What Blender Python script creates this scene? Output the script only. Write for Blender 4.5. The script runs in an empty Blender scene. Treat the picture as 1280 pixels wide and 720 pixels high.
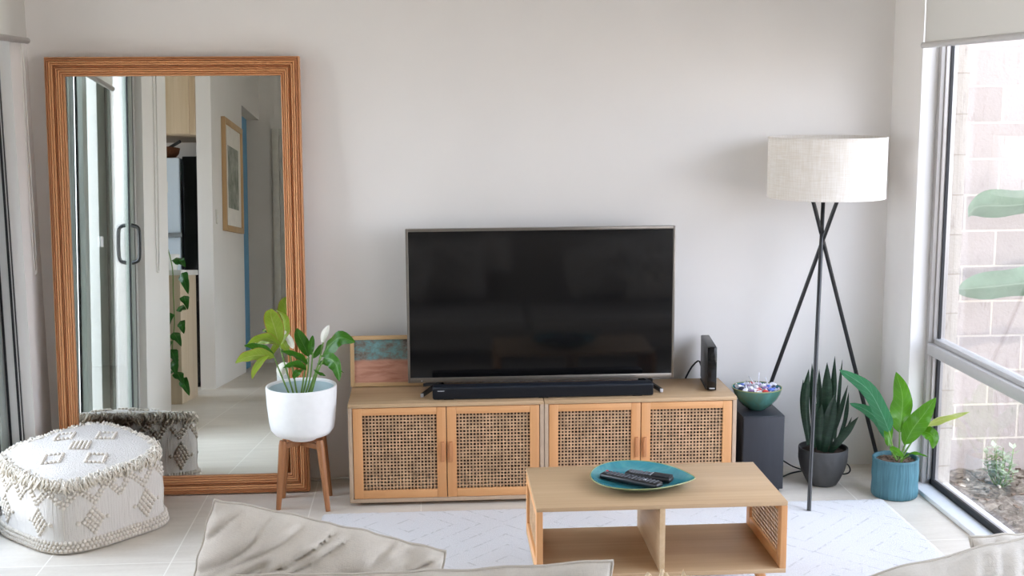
import bpy, bmesh, math, random
from mathutils import Vector, Matrix, Quaternion, noise
PI = math.pi
C = bpy.context.scene.collection
SC = bpy.context.scene
rnd = random.Random(7)

# ------------------------------------------------------------------ camera
CAM = Vector((0.0, -5.357, 1.673))
FPX = 1561.84
AR = Vector((0.9978, -0.0653, -0.0059)); AU = Vector((0.0159, 0.1538, 0.988)); AF = Vector((0.0636, 0.9859, -0.1545))
AF.normalize(); AR = (AR - AF * AR.dot(AF)).normalized(); AU = AR.cross(AF)
cd = bpy.data.cameras.new('camera'); cam = bpy.data.objects.new('camera', cd); C.objects.link(cam)
cd.sensor_width = 36; cd.lens = FPX / 1280 * 36; cd.clip_start = .05; cd.clip_end = 200
cam.matrix_world = Matrix(((AR.x, AU.x, -AF.x, CAM.x), (AR.y, AU.y, -AF.y, CAM.y), (AR.z, AU.z, -AF.z, CAM.z), (0, 0, 0, 1)))
SC.camera = cam

def at(px, py, Y):
    """the point of the vertical plane Y that the photograph shows at a pixel (for measuring plants and cushions)"""
    d = AF + AR * ((px - 640) / FPX) - AU * ((py - 360) / FPX)
    return CAM + d * ((Y - CAM.y) / d.y)

# ------------------------------------------------------------------ materials
def lin(c):
    r = []
    for v in c:
        v = v / 255
        r.append(v / 12.92 if v <= .04045 else ((v + .055) / 1.055) ** 2.4)
    return (r[0], r[1], r[2], 1)

class NT:
    def __init__(s, name):
        s.m = bpy.data.materials.new(name); s.m.use_nodes = True
        s.t = s.m.node_tree; s.t.nodes.clear()
        s.out = s.n('ShaderNodeOutputMaterial')
    def n(s, k, **kw):
        x = s.t.nodes.new(k)
        for a, b in kw.items(): setattr(x, a, b)
        return x
    def l(s, a, b): s.t.links.new(a, b)
    def math(s, op, a, b=None, c=None):
        x = s.n('ShaderNodeMath', operation=op)
        for i, v in enumerate((a, b, c)):
            if v is None: continue
            if isinstance(v, (int, float)): x.inputs[i].default_value = v
            else: s.l(v, x.inputs[i])
        return x.outputs[0]
    def mix(s, fac, a, b):
        x = s.n('ShaderNodeMix', data_type='RGBA')
        for sock, v in ((x.inputs[0], fac), (x.inputs[6], a), (x.inputs[7], b)):
            if isinstance(v, (int, float, tuple)): sock.default_value = v
            else: s.l(v, sock)
        return x.outputs[2]
    def coord(s, scale=(1, 1, 1), kind='Object', loc=(0, 0, 0), rot=(0, 0, 0)):
        tc = s.n('ShaderNodeTexCoord'); mp = s.n('ShaderNodeMapping')
        mp.inputs['Scale'].default_value = scale; mp.inputs['Location'].default_value = loc; mp.inputs['Rotation'].default_value = rot
        s.l(tc.outputs[kind], mp.inputs[0]); return mp.outputs[0]
    def noise(s, vec, scale=5, detail=3, rough=.5, dist=0):
        x = s.n('ShaderNodeTexNoise'); x.inputs['Scale'].default_value = scale; x.inputs['Detail'].default_value = detail
        x.inputs['Roughness'].default_value = rough; x.inputs['Distortion'].default_value = dist
        s.l(vec, x.inputs['Vector']); return x.outputs['Fac']
    def ramp(s, fac, stops):
        x = s.n('ShaderNodeValToRGB'); e = x.color_ramp.elements
        while len(e) < len(stops): e.new(.5)
        for i, (p, c) in enumerate(stops): e[i].position = p; e[i].color = c
        s.l(fac, x.inputs[0]); return x.outputs[0]
    def bsdf(s, col, rough=.5, metal=0, spec=.5, **kw):
        b = s.n('ShaderNodeBsdfPrincipled')
        for k, v in (('Base Color', col), ('Roughness', rough), ('Metallic', metal), ('Specular IOR Level', spec), *kw.items()):
            if isinstance(v, (int, float, tuple)): b.inputs[k].default_value = v
            else: s.l(v, b.inputs[k])
        s.l(b.outputs[0], s.out.inputs[0]); s.b = b; return b
    def bump(s, h, strength=.3, dist=.002):
        x = s.n('ShaderNodeBump'); x.inputs['Strength'].default_value = strength; x.inputs['Distance'].default_value = dist
        s.l(h, x.inputs['Height']); s.l(x.outputs[0], s.b.inputs['Normal'])

def plain(name, col, rough=.5, metal=0, spec=.5, var=.06, scale=12, bumps=0, bscale=200, bdist=.001, stretch=(1, 1, 1), **kw):
    t = NT(name); c = lin(col)
    f = t.noise(t.coord(stretch), scale, 4)
    lo = tuple(max(0, v * (1 - var)) for v in c[:3]) + (1,); hi = tuple(min(1, v * (1 + var)) for v in c[:3]) + (1,)
    t.bsdf(t.ramp(f, [(.3, lo), (.7, hi)]), rough, metal, spec, **kw)
    if bumps: t.bump(t.noise(t.coord(stretch), bscale, 2), bumps, bdist)
    return t.m

def wood(name, c1, c2, axis='X', fine=90, rough=.45, spec=.4):
    t = NT(name)
    st = {'X': (1.2, fine, fine), 'Y': (fine, 1.2, fine), 'Z': (fine, fine, 1.2)}[axis]
    st2 = {'X': (.6, 9, 9), 'Y': (9, .6, 9), 'Z': (9, 9, .6)}[axis]
    a = t.noise(t.coord(st), 1, 4, .6); b = t.noise(t.coord(st2), 1, 3, .5, .6)
    f = t.math('ADD', t.math('MULTIPLY', a, .45), t.math('MULTIPLY', b, .55))
    t.bsdf(t.ramp(f, [(.34, lin(c2)), (.62, lin(c1))]), rough, 0, spec)
    t.bump(a, .12, .0006)
    return t.m

def glass_mat(name, tint=(.985, .985, .985, 1)):
    t = NT(name)
    tr = t.n('ShaderNodeBsdfTransparent'); tr.inputs[0].default_value = tint
    gl = t.n('ShaderNodeBsdfGlossy'); gl.inputs['Roughness'].default_value = .0
    fr = t.n('ShaderNodeFresnel'); ge = t.n('ShaderNodeNewGeometry')
    t.l(t.math('SUBTRACT', 1.5, t.math('MULTIPLY', ge.outputs['Backfacing'], 1.5 - 1 / 1.5)), fr.inputs[0])
    mx = t.n('ShaderNodeMixShader'); t.l(fr.outputs[0], mx.inputs[0]); t.l(tr.outputs[0], mx.inputs[1]); t.l(gl.outputs[0], mx.inputs[2])
    t.l(mx.outputs[0], t.out.inputs[0]); return t.m

def leaf_mat(name, col, vein, edge=None, rough=.35, stripes=0, side=9):
    """leaf blade: UV u runs along the midrib, v across (0..1, midrib at .5)"""
    t = NT(name)
    tc = t.n('ShaderNodeTexCoord'); sp = t.n('ShaderNodeSeparateXYZ'); t.l(tc.outputs['UV'], sp.inputs[0])
    u, v = sp.outputs[0], sp.outputs[1]
    d = t.math('ABSOLUTE', t.math('SUBTRACT', v, .5))
    nz = t.noise(t.coord((1, 1, 1)), 26, 3)
    base = t.mix(nz, tuple(x * .78 for x in lin(col)[:3]) + (1,), tuple(min(1, x * 1.18) for x in lin(col)[:3]) + (1,))
    mid = t.math('LESS_THAN', d, .022)
    fr = t.math('FRACT', t.math('SUBTRACT', t.math('MULTIPLY', u, side), t.math('MULTIPLY', d, 3.2)))
    sv = t.math('LESS_THAN', fr, .10)
    c = t.mix(t.math('MULTIPLY', sv, .22 if side else 0), base, lin(vein))
    if stripes:
        w = t.noise(t.coord((1, 1, stripes)), 14, 4, .7, 1.5)
        c = t.mix(t.ramp(w, [(.47, (0, 0, 0, 1)), (.6, (.55, .55, .55, 1))]), c, lin(vein))
    else: c = t.mix(t.math('MULTIPLY', mid, .6), c, lin(vein))
    if edge:
        e = t.math('GREATER_THAN', t.math('ADD', d, t.math('MULTIPLY', nz, .12)), .515)
        c = t.mix(t.math('MULTIPLY', e, .8), c, lin(edge))
    b = t.bsdf(c, rough, 0, .5)
    t.bump(t.math('ADD', t.math('MULTIPLY', fr, .6), nz), .25, .002)
    tl = t.n('ShaderNodeBsdfTranslucent'); t.l(c, tl.inputs[0])
    mx = t.n('ShaderNodeMixShader'); mx.inputs[0].default_value = .35
    t.l(b.outputs[0], mx.inputs[1]); t.l(tl.outputs[0], mx.inputs[2]); t.l(mx.outputs[0], t.out.inputs[0])
    return t.m

def fabric(name, col, weave=900, rough=.9, var=.06, bump=.35):
    t = NT(name); c = lin(col)
    f = t.noise(t.coord((1, 1, 1)), 9, 4)
    wv = t.noise(t.coord((weave, weave * .15, weave * .15)), 1, 2); wv2 = t.noise(t.coord((weave * .15, weave * .15, weave)), 1, 2)
    w = t.math('ADD', wv, wv2)
    cc = t.mix(f, tuple(v * (1 - var) for v in c[:3]) + (1,), tuple(min(1, v * (1 + var)) for v in c[:3]) + (1,))
    cc = t.mix(t.ramp(t.math('MULTIPLY', w, .5), [(.35, (.22, .22, .22, 1)), (.6, (0, 0, 0, 1))]), cc, tuple(v * .72 for v in c[:3]) + (1,))
    t.bsdf(cc, rough, 0, .2, **{'Sheen Weight': .15})
    t.bump(w, bump, .0015); return t.m

MAT = {}
def setup_materials():
    M = MAT
    M['wall'] = plain('wall_paint', (233, 230, 226), .85, 0, .25, .012, 3, .08, 350, .0006)
    M['wall_ext'] = plain('outside_render', (62, 70, 62), .9, 0, .2, .04, 4, .2, 150)
    M['ceiling'] = plain('ceiling_paint', (240, 238, 234), .9, 0, .2, .01, 3)
    M['white_render'] = plain('white_render', (232, 232, 228), .9, 0, .2, .02, 5)
    # tiled floor
    t = NT('floor_tile'); v = t.coord((1, 1, 1), loc=(.06, .07, 0))
    br = t.n('ShaderNodeTexBrick'); br.offset = 0; br.inputs['Scale'].default_value = 1
    br.inputs['Brick Width'].default_value = .45; br.inputs['Row Height'].default_value = .9
    br.inputs['Mortar Size'].default_value = .0028; br.inputs['Mortar Smooth'].default_value = .2
    t.l(v, br.inputs['Vector'])
    cl = t.noise(t.coord((1.2, 6, 1)), 2.2, 6, .62, .4); cl2 = t.noise(t.coord((1, 1, 1)), 60, 3)
    base = t.ramp(t.math('ADD', t.math('MULTIPLY', cl, .8), t.math('MULTIPLY', cl2, .2)), [(.3, lin((200, 190, 175))), (.7, lin((221, 213, 200)))])
    c = t.mix(br.outputs['Fac'], base, lin((232, 226, 214)))
    t.bsdf(c, t.math('ADD', .30, t.math('MULTIPLY', cl, .14)), 0, .5); t.bump(br.outputs['Fac'], -.3, .001); M['floor'] = t.m
    # rug with broken nested diamonds
    t = NT('rug_wool'); tc = t.n('ShaderNodeTexCoord'); sp = t.n('ShaderNodeSeparateXYZ'); t.l(tc.outputs['Object'], sp.inputs[0])
    x, y = sp.outputs[0], sp.outputs[1]
    px = t.math('PINGPONG', t.math('ADD', x, 10.05), .37); py = t.math('PINGPONG', t.math('ADD', y, 10.1), .40)
    s = t.math('ADD', t.math('MULTIPLY', px, 1.0), t.math('MULTIPLY', py, .95))
    fr = t.math('FRACT', t.math('DIVIDE', s, .105))
    ln = t.math('LESS_THAN', t.math('ABSOLUTE', t.math('SUBTRACT', fr, .5)), .05)
    nz = t.noise(t.coord((1, 1, 1)), 34, 2); nf = t.noise(t.coord((1, 1, 1)), 190, 3)
    m = t.math('MULTIPLY', ln, t.ramp(nz, [(.42, (0, 0, 0, 1)), (.62, (1, 1, 1, 1))]))
    c = t.mix(nf, lin((216, 214, 213)), lin((236, 235, 234)))
    c = t.mix(t.math('MULTIPLY', m, .42), c, lin((176, 174, 168)))
    t.bsdf(c, .95, 0, .1); t.bump(t.math('SUBTRACT', t.math('ADD', nf, t.noise(t.coord((1, 1, 1)), 520, 2)), t.math('MULTIPLY', m, .6)), .7, .006); M['rug'] = t.m
    M['oak_x'] = wood('oak_veneer', (192, 162, 126), (174, 143, 107), 'X', 70)
    M['oak_y'] = wood('oak_veneer_side', (210, 182, 146), (192, 162, 124), 'Y', 70)
    M['oak_edge'] = plain('oak_edging', (184, 160, 136), .5, 0, .3, .05, 30)
    M['pine_x'] = wood('pine_rail', (216, 162, 110), (200, 142, 92), 'X', 80)
    M['pine_z'] = wood('pine_stile', (216, 162, 110), (200, 142, 92), 'Z', 80)
    M['pine_y'] = wood('pine_rail_side', (222, 168, 114), (206, 148, 94), 'Y', 80)
    M['handle'] = wood('handle_wood', (196, 138, 92), (180, 120, 78), 'Z', 60)
    M['walnut'] = wood('acacia_leg', (172, 118, 76), (138, 88, 54), 'Z', 60)
    M['cane'] = plain('cane_webbing', (182, 148, 114), .65, 0, .3, .22, 26, .4, 400, .001)
    M['cabinet_dark'] = plain('cabinet_interior', (70, 52, 38), .8)
    # rattan reeds run along local X of each frame side
    t = NT('rattan_reed')
    a = t.noise(t.coord((5, 230, 230)), 1, 4, .7); b = t.noise(t.coord((30, 260, 260)), 1, 3, .7); g = t.noise(t.coord((2, 60, 60)), 1, 2)
    c = t.ramp(t.math('ADD', t.math('MULTIPLY', a, .7), t.math('MULTIPLY', g, .3)), [(.3, lin((118, 66, 40))), (.48, lin((176, 112, 72))), (.72, lin((208, 150, 104)))])
    tc = t.n('ShaderNodeTexCoord'); sp = t.n('ShaderNodeSeparateXYZ'); t.l(tc.outputs['Object'], sp.inputs[0])
    wn = t.n('ShaderNodeTexWhiteNoise', noise_dimensions='1D'); t.l(t.math('FLOOR', t.math('DIVIDE', sp.outputs[2], .078 / 9)), wn.inputs['W'])
    c = t.mix(t.math('MULTIPLY', wn.outputs['Value'], .75), c, lin((224, 166, 114)))
    c = t.mix(t.ramp(b, [(.60, (0, 0, 0, 1)), (.70, (.6, .6, .6, 1))]), c, lin((104, 60, 36)))
    t.bsdf(c, .45, 0, .4); t.bump(b, .3, .001); M['rattan'] = t.m
    t = NT('mirror_silver'); t.bsdf((.79, .82, .785, 1), .0, 1, .5); M['mirror'] = t.m
    M['white_pot'] = plain('white_ceramic', (240, 240, 238), .45, 0, .4, .02, 40)
    M['pot_inside'] = plain('pale_glaze', (186, 206, 208), .4, 0, .4, .03, 30)
    M['soil'] = plain('potting_soil', (62, 50, 42), .95, 0, .2, .5, 90, .9, 120, .012)
    M['bark'] = plain('bark_chips', (110, 92, 78), .9, 0, .2, .4, 60, .6, 150, .004)
    t = NT('cream_cotton'); rb = t.noise(t.coord((150, 150, 9)), 1, 2); c = t.mix(rb, lin((200, 193, 184)), lin((214, 207, 198)))
    t.bsdf(c, .95, 0, .1, **{'Sheen Weight': .1}); t.bump(t.math('ADD', rb, t.math('MULTIPLY', t.noise(t.coord((1, 1, 1)), 420, 2), .4)), .8, .006); M['knit'] = t.m
    M['knot'] = plain('cream_yarn', (212, 203, 190), .95, 0, .15, .07, 60, .4, 900, .001)
    M['fringe'] = plain('cream_fringe', (222, 213, 198), .95, 0, .15, .1, 40)
    M['linen'] = fabric('grey_beige_linen', (216, 209, 197), 620, .92, .07, .45)
    M['linen_edge'] = fabric('linen_piping', (204, 196, 183), 620, .92, .05, .3)
    M['sofa'] = fabric('sofa_linen', (176, 167, 153), 500, .92, .05, .4)
    M['throw'] = fabric('white_throw', (238, 232, 222), 420, .95, .04, .5)
    M['tassel'] = plain('tassel_yarn', (226, 204, 172), .95, 0, .1, .1, 60)
    M['black_plastic'] = plain('black_plastic', (24, 24, 26), .35, 0, .5, .04, 40)
    M['black_gloss'] = plain('black_gloss', (14, 14, 15), .12, 0, .5, .02, 40)
    M['black_matt'] = plain('black_matt', (30, 31, 34), .6, 0, .4, .08, 60, .2, 500)
    M['button'] = plain('rubber_button', (108, 110, 116), .5, 0, .4)
    M['red'] = plain('red_button', (206, 40, 40), .4)
    M['silver'] = plain('silver_print', (200, 202, 206), .35, .3)
    M['speaker'] = plain('black_ash_vinyl', (44, 46, 52), .5, 0, .4, .12, 8, .2, 300, .001, (8, 8, .6))
    t = NT('screen_glass'); t.bsdf(lin((16, 16, 17)), .07, 0, .38); M['screen'] = t.m
    M['tv_frame'] = plain('brushed_bezel', (128, 122, 114), .35, .75, .5, .04, 60)
    M['cloth_grille'] = fabric('speaker_cloth', (20, 21, 25), 900, .9, .05, .3)
    M['bar_top'] = plain('soundbar_top', (24, 30, 40), .4, 0, .5, .03)
    M['lamp_leg'] = plain('black_powder_coat', (24, 24, 26), .32, 0, .5, .05)
    t = NT('lampshade_linen')
    wv = t.math('ADD', t.noise(t.coord((220, 220, 14)), 1, 3), t.noise(t.coord((16, 16, 330)), 1, 3))
    c = t.ramp(t.math('MULTIPLY', wv, .5), [(.36, lin((236, 230, 220))), (.62, lin((250, 247, 242)))])
    b = t.bsdf(c, .9, 0, .15); t.bump(wv, .3, .001)
    tl = t.n('ShaderNodeBsdfTranslucent'); t.l(c, tl.inputs[0]); mx = t.n('ShaderNodeMixShader'); mx.inputs[0].default_value = .36
    t.l(b.outputs[0], mx.inputs[1]); t.l(tl.outputs[0], mx.inputs[2]); t.l(mx.outputs[0], t.out.inputs[0]); M['shade'] = t.m
    t = NT('blind_cloth'); c = lin((222, 220, 214)); b = t.bsdf(c, .9, 0, .15); t.bump(t.noise(t.coord((1, 500, 500)), 1, 2), .1, .0005)
    tl = t.n('ShaderNodeBsdfTranslucent'); tl.inputs[0].default_value = c; mx = t.n('ShaderNodeMixShader'); mx.inputs[0].default_value = .26
    t.l(b.outputs[0], mx.inputs[1]); t.l(tl.outputs[0], mx.inputs[2]); t.l(mx.outputs[0], t.out.inputs[0]); M['blind'] = t.m
    M['alu'] = plain('pale_aluminium', (206, 204, 202), .38, .35, .5, .02, 30)
    M['alu_grey'] = plain('grey_aluminium', (176, 172, 168), .4, .4, .5, .02, 30)
    M['alu_white'] = plain('white_aluminium', (232, 233, 234), .45, 0, .5, .02, 30)
    M['alu_door'] = plain('grey_green_aluminium', (158, 166, 160), .4, .2, .5, .02, 30)
    M['gasket'] = plain('black_gasket', (30, 30, 32), .6)
    M['glass'] = glass_mat('window_glass')
    M['door_glass'] = glass_mat('door_glass', (.94, .955, .945, 1))
    M['chain'] = plain('chain_beads', (222, 220, 214), .5)
    # glazes
    def glaze(name, c1, c2, c3, rough=.14, sc=9):
        t = NT(name); f = t.noise(t.coord((1, 1, 1)), sc, 5, .6, .8)
        t.bsdf(t.ramp(f, [(.25, lin(c1)), (.5, lin(c2)), (.75, lin(c3))]), rough, 0, .5); return t.m
    M['teal'] = glaze('teal_glaze', (44, 110, 126), (58, 132, 142), (92, 156, 154), .12)
    M['teal_green'] = glaze('green_glaze', (84, 108, 80), (74, 116, 104), (80, 136, 132), .16, 14)
    M['olive_rim'] = glaze('olive_rim', (122, 130, 80), (140, 148, 100), (156, 162, 116), .2, 40)
    t = NT('ribbed_blue')
    tc = t.coord((1, 1, 1)); sp = t.n('ShaderNodeSeparateXYZ'); t.l(tc, sp.inputs[0])
    nz = t.noise(t.coord((70, 70, 3)), 1, 3, .6, .5)
    c = t.ramp(nz, [(.3, lin((52, 92, 104))), (.7, lin((80, 124, 134)))])
    t.bsdf(c, .55, 0, .4); t.bump(nz, .8, .003); M['blue_pot'] = t.m
    M['grey_pot'] = plain('charcoal_stoneware', (66, 66, 66), .6, 0, .4, .08, 30)
    M['leaf_peace'] = leaf_mat('peace_lily_leaf', (62, 122, 26), (120, 170, 80), None, .3)
    M['leaf_pale'] = leaf_mat('peace_lily_pale_leaf', (148, 176, 52), (190, 200, 110), (176, 128, 70), .38)
    M['leaf_snake'] = leaf_mat('snake_plant_leaf', (26, 50, 34), (42, 70, 48), None, .35, 5, 0)
    M['leaf_anth'] = leaf_mat('broad_green_leaf', (84, 144, 28), (128, 178, 82), None, .25)
    M['leaf_bluish_sheen'] = leaf_mat('broad_bluish_sheen_leaf', (60, 128, 84), (120, 180, 140), None, .22)  # bluish reflection put into the leaf colour
    M['leaf_lime'] = leaf_mat('lime_leaf', (182, 196, 96), (214, 220, 150), (226, 220, 200), .35)
    M['leaf_banana'] = leaf_mat('banana_leaf', (136, 158, 136), (170, 186, 166), None, .35, 0, 22)
    M['leaf_pothos'] = leaf_mat('trailing_leaf', (46, 110, 38), (120, 170, 90), None, .3)
    M['leaf_sage'] = leaf_mat('sage_leaf', (186, 196, 172), (210, 216, 196), None, .6)
    M['stem'] = plain('green_stem', (112, 146, 72), .45, 0, .4, .15, 30)
    M['spathe'] = plain('white_spathe', (246, 244, 232), .5, 0, .3, .04, 20)
    M['dry_leaf'] = plain('dry_leaf', (70, 58, 44), .8)
    # art print
    t = NT('abstract_print'); tc = t.n('ShaderNodeTexCoord'); sp = t.n('ShaderNodeSeparateXYZ'); t.l(tc.outputs['Object'], sp.inputs[0])
    z = t.math('ADD', sp.outputs[2], t.math('MULTIPLY', t.math('SUBTRACT', t.noise(t.coord((6, 1, 1)), 2, 3), .5), .02))
    n1 = t.noise(t.coord((1, 1, 1.4)), 17, 6, .72, .15)
    up = t.ramp(n1, [(.32, lin((78, 66, 60))), (.44, lin((118, 110, 100))), (.56, lin((108, 142, 140))), (.7, lin((128, 168, 168)))])
    n2 = t.noise(t.coord((3, 1, 16)), 3, 4, .6, .6)
    low = t.ramp(n2, [(.35, lin((168, 116, 94))), (.65, lin((196, 146, 124)))])
    f = t.ramp(z, [(.108, (0, 0, 0, 1)), (.118, (1, 1, 1, 1))])
    t.bsdf(t.mix(f, low, up), .6, 0, .3); M['print'] = t.m
    t = NT('grey_print'); n = t.noise(t.coord((1, 1, 1)), 6, 5, .6, .5)
    t.bsdf(t.ramp(n, [(.35, lin((108, 118, 104))), (.65, lin((176, 176, 168)))]), .6); M['hall_print'] = t.m
    M['mat_board'] = plain('white_mat_board', (236, 232, 224), .8)
    M['frame_oak'] = wood('light_oak_frame', (202, 168, 124), (184, 148, 106), 'Z', 60)
    M['frame_oak_x'] = wood('light_oak_frame_rail', (202, 168, 124), (184, 148, 106), 'X', 60)
    M['kitchen_wood'] = wood('kitchen_laminate', (214, 196, 170), (196, 176, 148), 'Z', 50)
    M['bench_top'] = plain('white_benchtop', (236, 236, 234), .3)
    M['fridge'] = plain('silver_fridge', (206, 220, 232), .35, .05, .5, .02, 10)
    M['fridge_trim'] = plain('fridge_handle', (150, 156, 162), .3, .6)
    M['blue'] = plain('blue_paint', (92, 152, 190), .6)
    M['basket'] = plain('woven_brown', (110, 70, 48), .8, 0, .3, .3, 60, .5, 200, .004)
    M['door_white'] = plain('white_door', (222, 220, 212), .5)
    M['cord'] = plain('black_cord', (20, 22, 26), .5)
    M['white_cord'] = plain('white_cord', (214, 210, 202), .5)
    # outside
    t = NT('block_wall'); v = t.coord((1, 1, 1), rot=(PI / 2, 0, 0))
    def bricks(v, off, name, w=.305, cols=((166, 152, 143), (155, 142, 134), (200, 189, 174)), ms=.007):
        t = NT(name); tc = t.n('ShaderNodeTexCoord'); sp = t.n('ShaderNodeSeparateXYZ'); t.l(tc.outputs['Object'], sp.inputs[0])
        cb = t.n('ShaderNodeCombineXYZ'); t.l(t.math('ADD', sp.outputs[0], off[0]), cb.inputs[0]); t.l(t.math('ADD', sp.outputs[2], off[1]), cb.inputs[1])
        br = t.n('ShaderNodeTexBrick'); br.offset = .5; br.inputs['Scale'].default_value = 1
        br.inputs['Brick Width'].default_value = w; br.inputs['Row Height'].default_value = .1655
        br.inputs['Mortar Size'].default_value = ms; br.inputs['Mortar Smooth'].default_value = .1; br.inputs['Bias'].default_value = 0
        br.inputs['Color1'].default_value = lin(cols[0]); br.inputs['Color2'].default_value = lin(cols[1]); br.inputs['Mortar'].default_value = lin(cols[2])
        t.l(cb.outputs[0], br.inputs['Vector'])
        st = t.noise(t.coord((60, 60, 14)), 1, 4, .7); pit = t.noise(t.coord((1, 1, 1)), 90, 2)
        f = t.math('MULTIPLY', t.ramp(st, [(.56, (0, 0, 0, 1)), (.72, (1, 1, 1, 1))]), t.math('SUBTRACT', 1, br.outputs['Fac']))
        c = t.mix(t.math('MULTIPLY', f, .5), br.outputs['Color'], lin((106, 93, 86)))
        t.bsdf(c, .9, 0, .2); t.bump(t.math('SUBTRACT', t.math('MULTIPLY', pit, .4), t.math('MULTIPLY', br.outputs['Fac'], 1.0)), .5, .008); return t.m
    bpy.data.materials.remove(t.m)
    M['brick'] = bricks(None, (-.02, .13), 'sandy_block_wall', .305, ((168, 157, 151), (157, 147, 141), (192, 182, 170)), .005); M['brick_jamb'] = bricks(None, (5, .08), 'pale_block_jamb', 40, ((186, 176, 163), (180, 170, 157), (160, 149, 134)), .003)
    t = NT('mulch_ground'); n1 = t.noise(t.coord((1, 1, 1)), 26, 6, .75, .5); n2 = t.noise(t.coord((1, 1, 1)), 3, 3)
    c = t.ramp(t.math('ADD', t.math('MULTIPLY', n1, .8), t.math('MULTIPLY', n2, .2)), [(.34, lin((58, 50, 44))), (.5, lin((116, 104, 92))), (.62, lin((170, 160, 146)))])
    t.bsdf(c, .95, 0, .1); t.bump(n1, .8, .03); M['mulch'] = t.m
    M['paving'] = plain('light_paving', (206, 196, 180), .85, 0, .2, .05, 6)

# ------------------------------------------------------------------ mesh helpers
def NB(): return bmesh.new()

def box(bm, x0, x1, y0, y1, z0, z1, bev=0, seg=2, mtx=None):
    vs = [bm.verts.new((x, y, z)) for x in (x0, x1) for y in (y0, y1) for z in (z0, z1)]
    fs = [bm.faces.new([vs[i] for i in f]) for f in ((0, 1, 3, 2), (4, 6, 7, 5), (0, 4, 5, 1), (2, 3, 7, 6), (0, 2, 6, 4), (1, 5, 7, 3))]
    geo = vs
    if bev:
        es = list({e for f in fs for e in f.edges})
        r = bmesh.ops.bevel(bm, geom=es, offset=bev, segments=seg, affect='EDGES', profile=.5, clamp_overlap=True)
        geo = list({v for f in r['faces'] for v in f.verts} | {v for v in vs if v.is_valid})
    if mtx is not None: bmesh.ops.transform(bm, matrix=mtx, verts=[v for v in geo if v.is_valid])
    return geo

def ring_skin(bm, rings, caps=True, closed=True):
    n = len(rings[0])
    for a, b in zip(rings, rings[1:]):
        for i in range(n if closed else n - 1):
            j = (i + 1) % n
            bm.faces.new((a[i], a[j], b[j], b[i]))
    if caps and closed:
        bm.faces.new(list(reversed(rings[0]))); bm.faces.new(rings[-1])

def tube(bm, pts, r, n=10, caps=True):
    pts = [Vector(p) for p in pts]
    k = len(pts); rs = r if isinstance(r, (list, tuple)) else [r] * k
    tan = [(pts[min(i + 1, k - 1)] - pts[max(i - 1, 0)]).normalized() for i in range(k)]
    a = Vector((0, 0, 1)) if abs(tan[0].z) < .9 else Vector((1, 0, 0))
    u = tan[0].cross(a).normalized(); rings = []
    for i in range(k):
        if i: u = (tan[i - 1].rotation_difference(tan[i]) @ u); u = (u - tan[i] * u.dot(tan[i])).normalized()
        w = tan[i].cross(u)
        rings.append([bm.verts.new(pts[i] + (u * math.cos(2 * PI * j / n) + w * math.sin(2 * PI * j / n)) * rs[i]) for j in range(n)])
    ring_skin(bm, rings, caps)

def lathe(bm, prof, n=48, c=(0, 0, 0), closed=False, fn=None):
    c = Vector(c); rings = []
    for r, z in prof:
        if r < 1e-6: rings.append([bm.verts.new(c + Vector((0, 0, z)))])
        else:
            row = []
            for j in range(n):
                a = 2 * PI * j / n; rr = r * (fn(a, z) if fn else 1)
                row.append(bm.verts.new(c + Vector((rr * math.cos(a), rr * math.sin(a), z))))
            rings.append(row)
    pairs = list(zip(rings, rings[1:])) + ([(rings[-1], rings[0])] if closed else [])
    for a, b in pairs:
        for j in range(n):
            k = (j + 1) % n
            if len(a) == 1 and len(b) == 1: continue
            if len(a) == 1: bm.faces.new((a[0], b[k], b[j]))
            elif len(b) == 1: bm.faces.new((a[j], a[k], b[0]))
            else: bm.faces.new((a[j], a[k], b[k], b[j]))

def ball(bm, c, r, sub=1, sc=(1, 1, 1)):
    m = Matrix.Translation(c) @ Matrix.Diagonal((sc[0], sc[1], sc[2], 1))
    bmesh.ops.create_icosphere(bm, subdivisions=sub, radius=r, matrix=m)

def smooth_path(pts, n=12):
    """Catmull-Rom through the points"""
    P = [Vector(p) for p in pts]; P = [P[0] * 2 - P[1]] + P + [P[-1] * 2 - P[-2]]
    out = []; segs = len(P) - 3
    for i in range(n + 1):
        t = i / n * segs; k = min(int(t), segs - 1); f = t - k
        a, b, c, d = P[k:k + 4]
        out.append(.5 * ((2 * b) + (c - a) * f + (2 * a - 5 * b + 4 * c - d) * f * f + (3 * b - a - 3 * c + d) * f ** 3))
    return out

BASE = {}
def thing(name, label, cat, loc=(0, 0, 0), group=None, kind=None, rot=None):
    o = bpy.data.objects.new(name, None); C.objects.link(o); o.location = loc; o.empty_display_size = .05
    if rot: o.rotation_euler = rot
    BASE[o.name] = Vector(loc)
    if kind: o['kind'] = kind
    else: o['label'] = label; o['category'] = cat
    if group: o['group'] = group
    return o
def tag(o, label, cat, group=None):
    o['label'] = label; o['category'] = cat
    if group: o['group'] = group
    return o
def obj(name, bm, mat, parent=None, ang=40, local=False, label=None, normals=True):
    """link a bmesh as one object; world-space shapes are moved into their thing's own space"""
    if normals: bmesh.ops.recalc_face_normals(bm, faces=bm.faces[:])
    me = bpy.data.meshes.new(name); o = bpy.data.objects.new(name, me); C.objects.link(o)
    if parent is not None:
        b = BASE[parent.name]; BASE[o.name] = b
        if not local: bmesh.ops.translate(bm, vec=-b, verts=bm.verts[:])
        o.parent = parent
    bm.to_mesh(me); bm.free()
    for mm in (mat if isinstance(mat, (list, tuple)) else [mat]): me.materials.append(MAT[mm])
    if ang:
        me.shade_smooth()
        if ang < 180: me.set_sharp_from_angle(angle=math.radians(ang))
    if label: o['label'] = label
    return o
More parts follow.
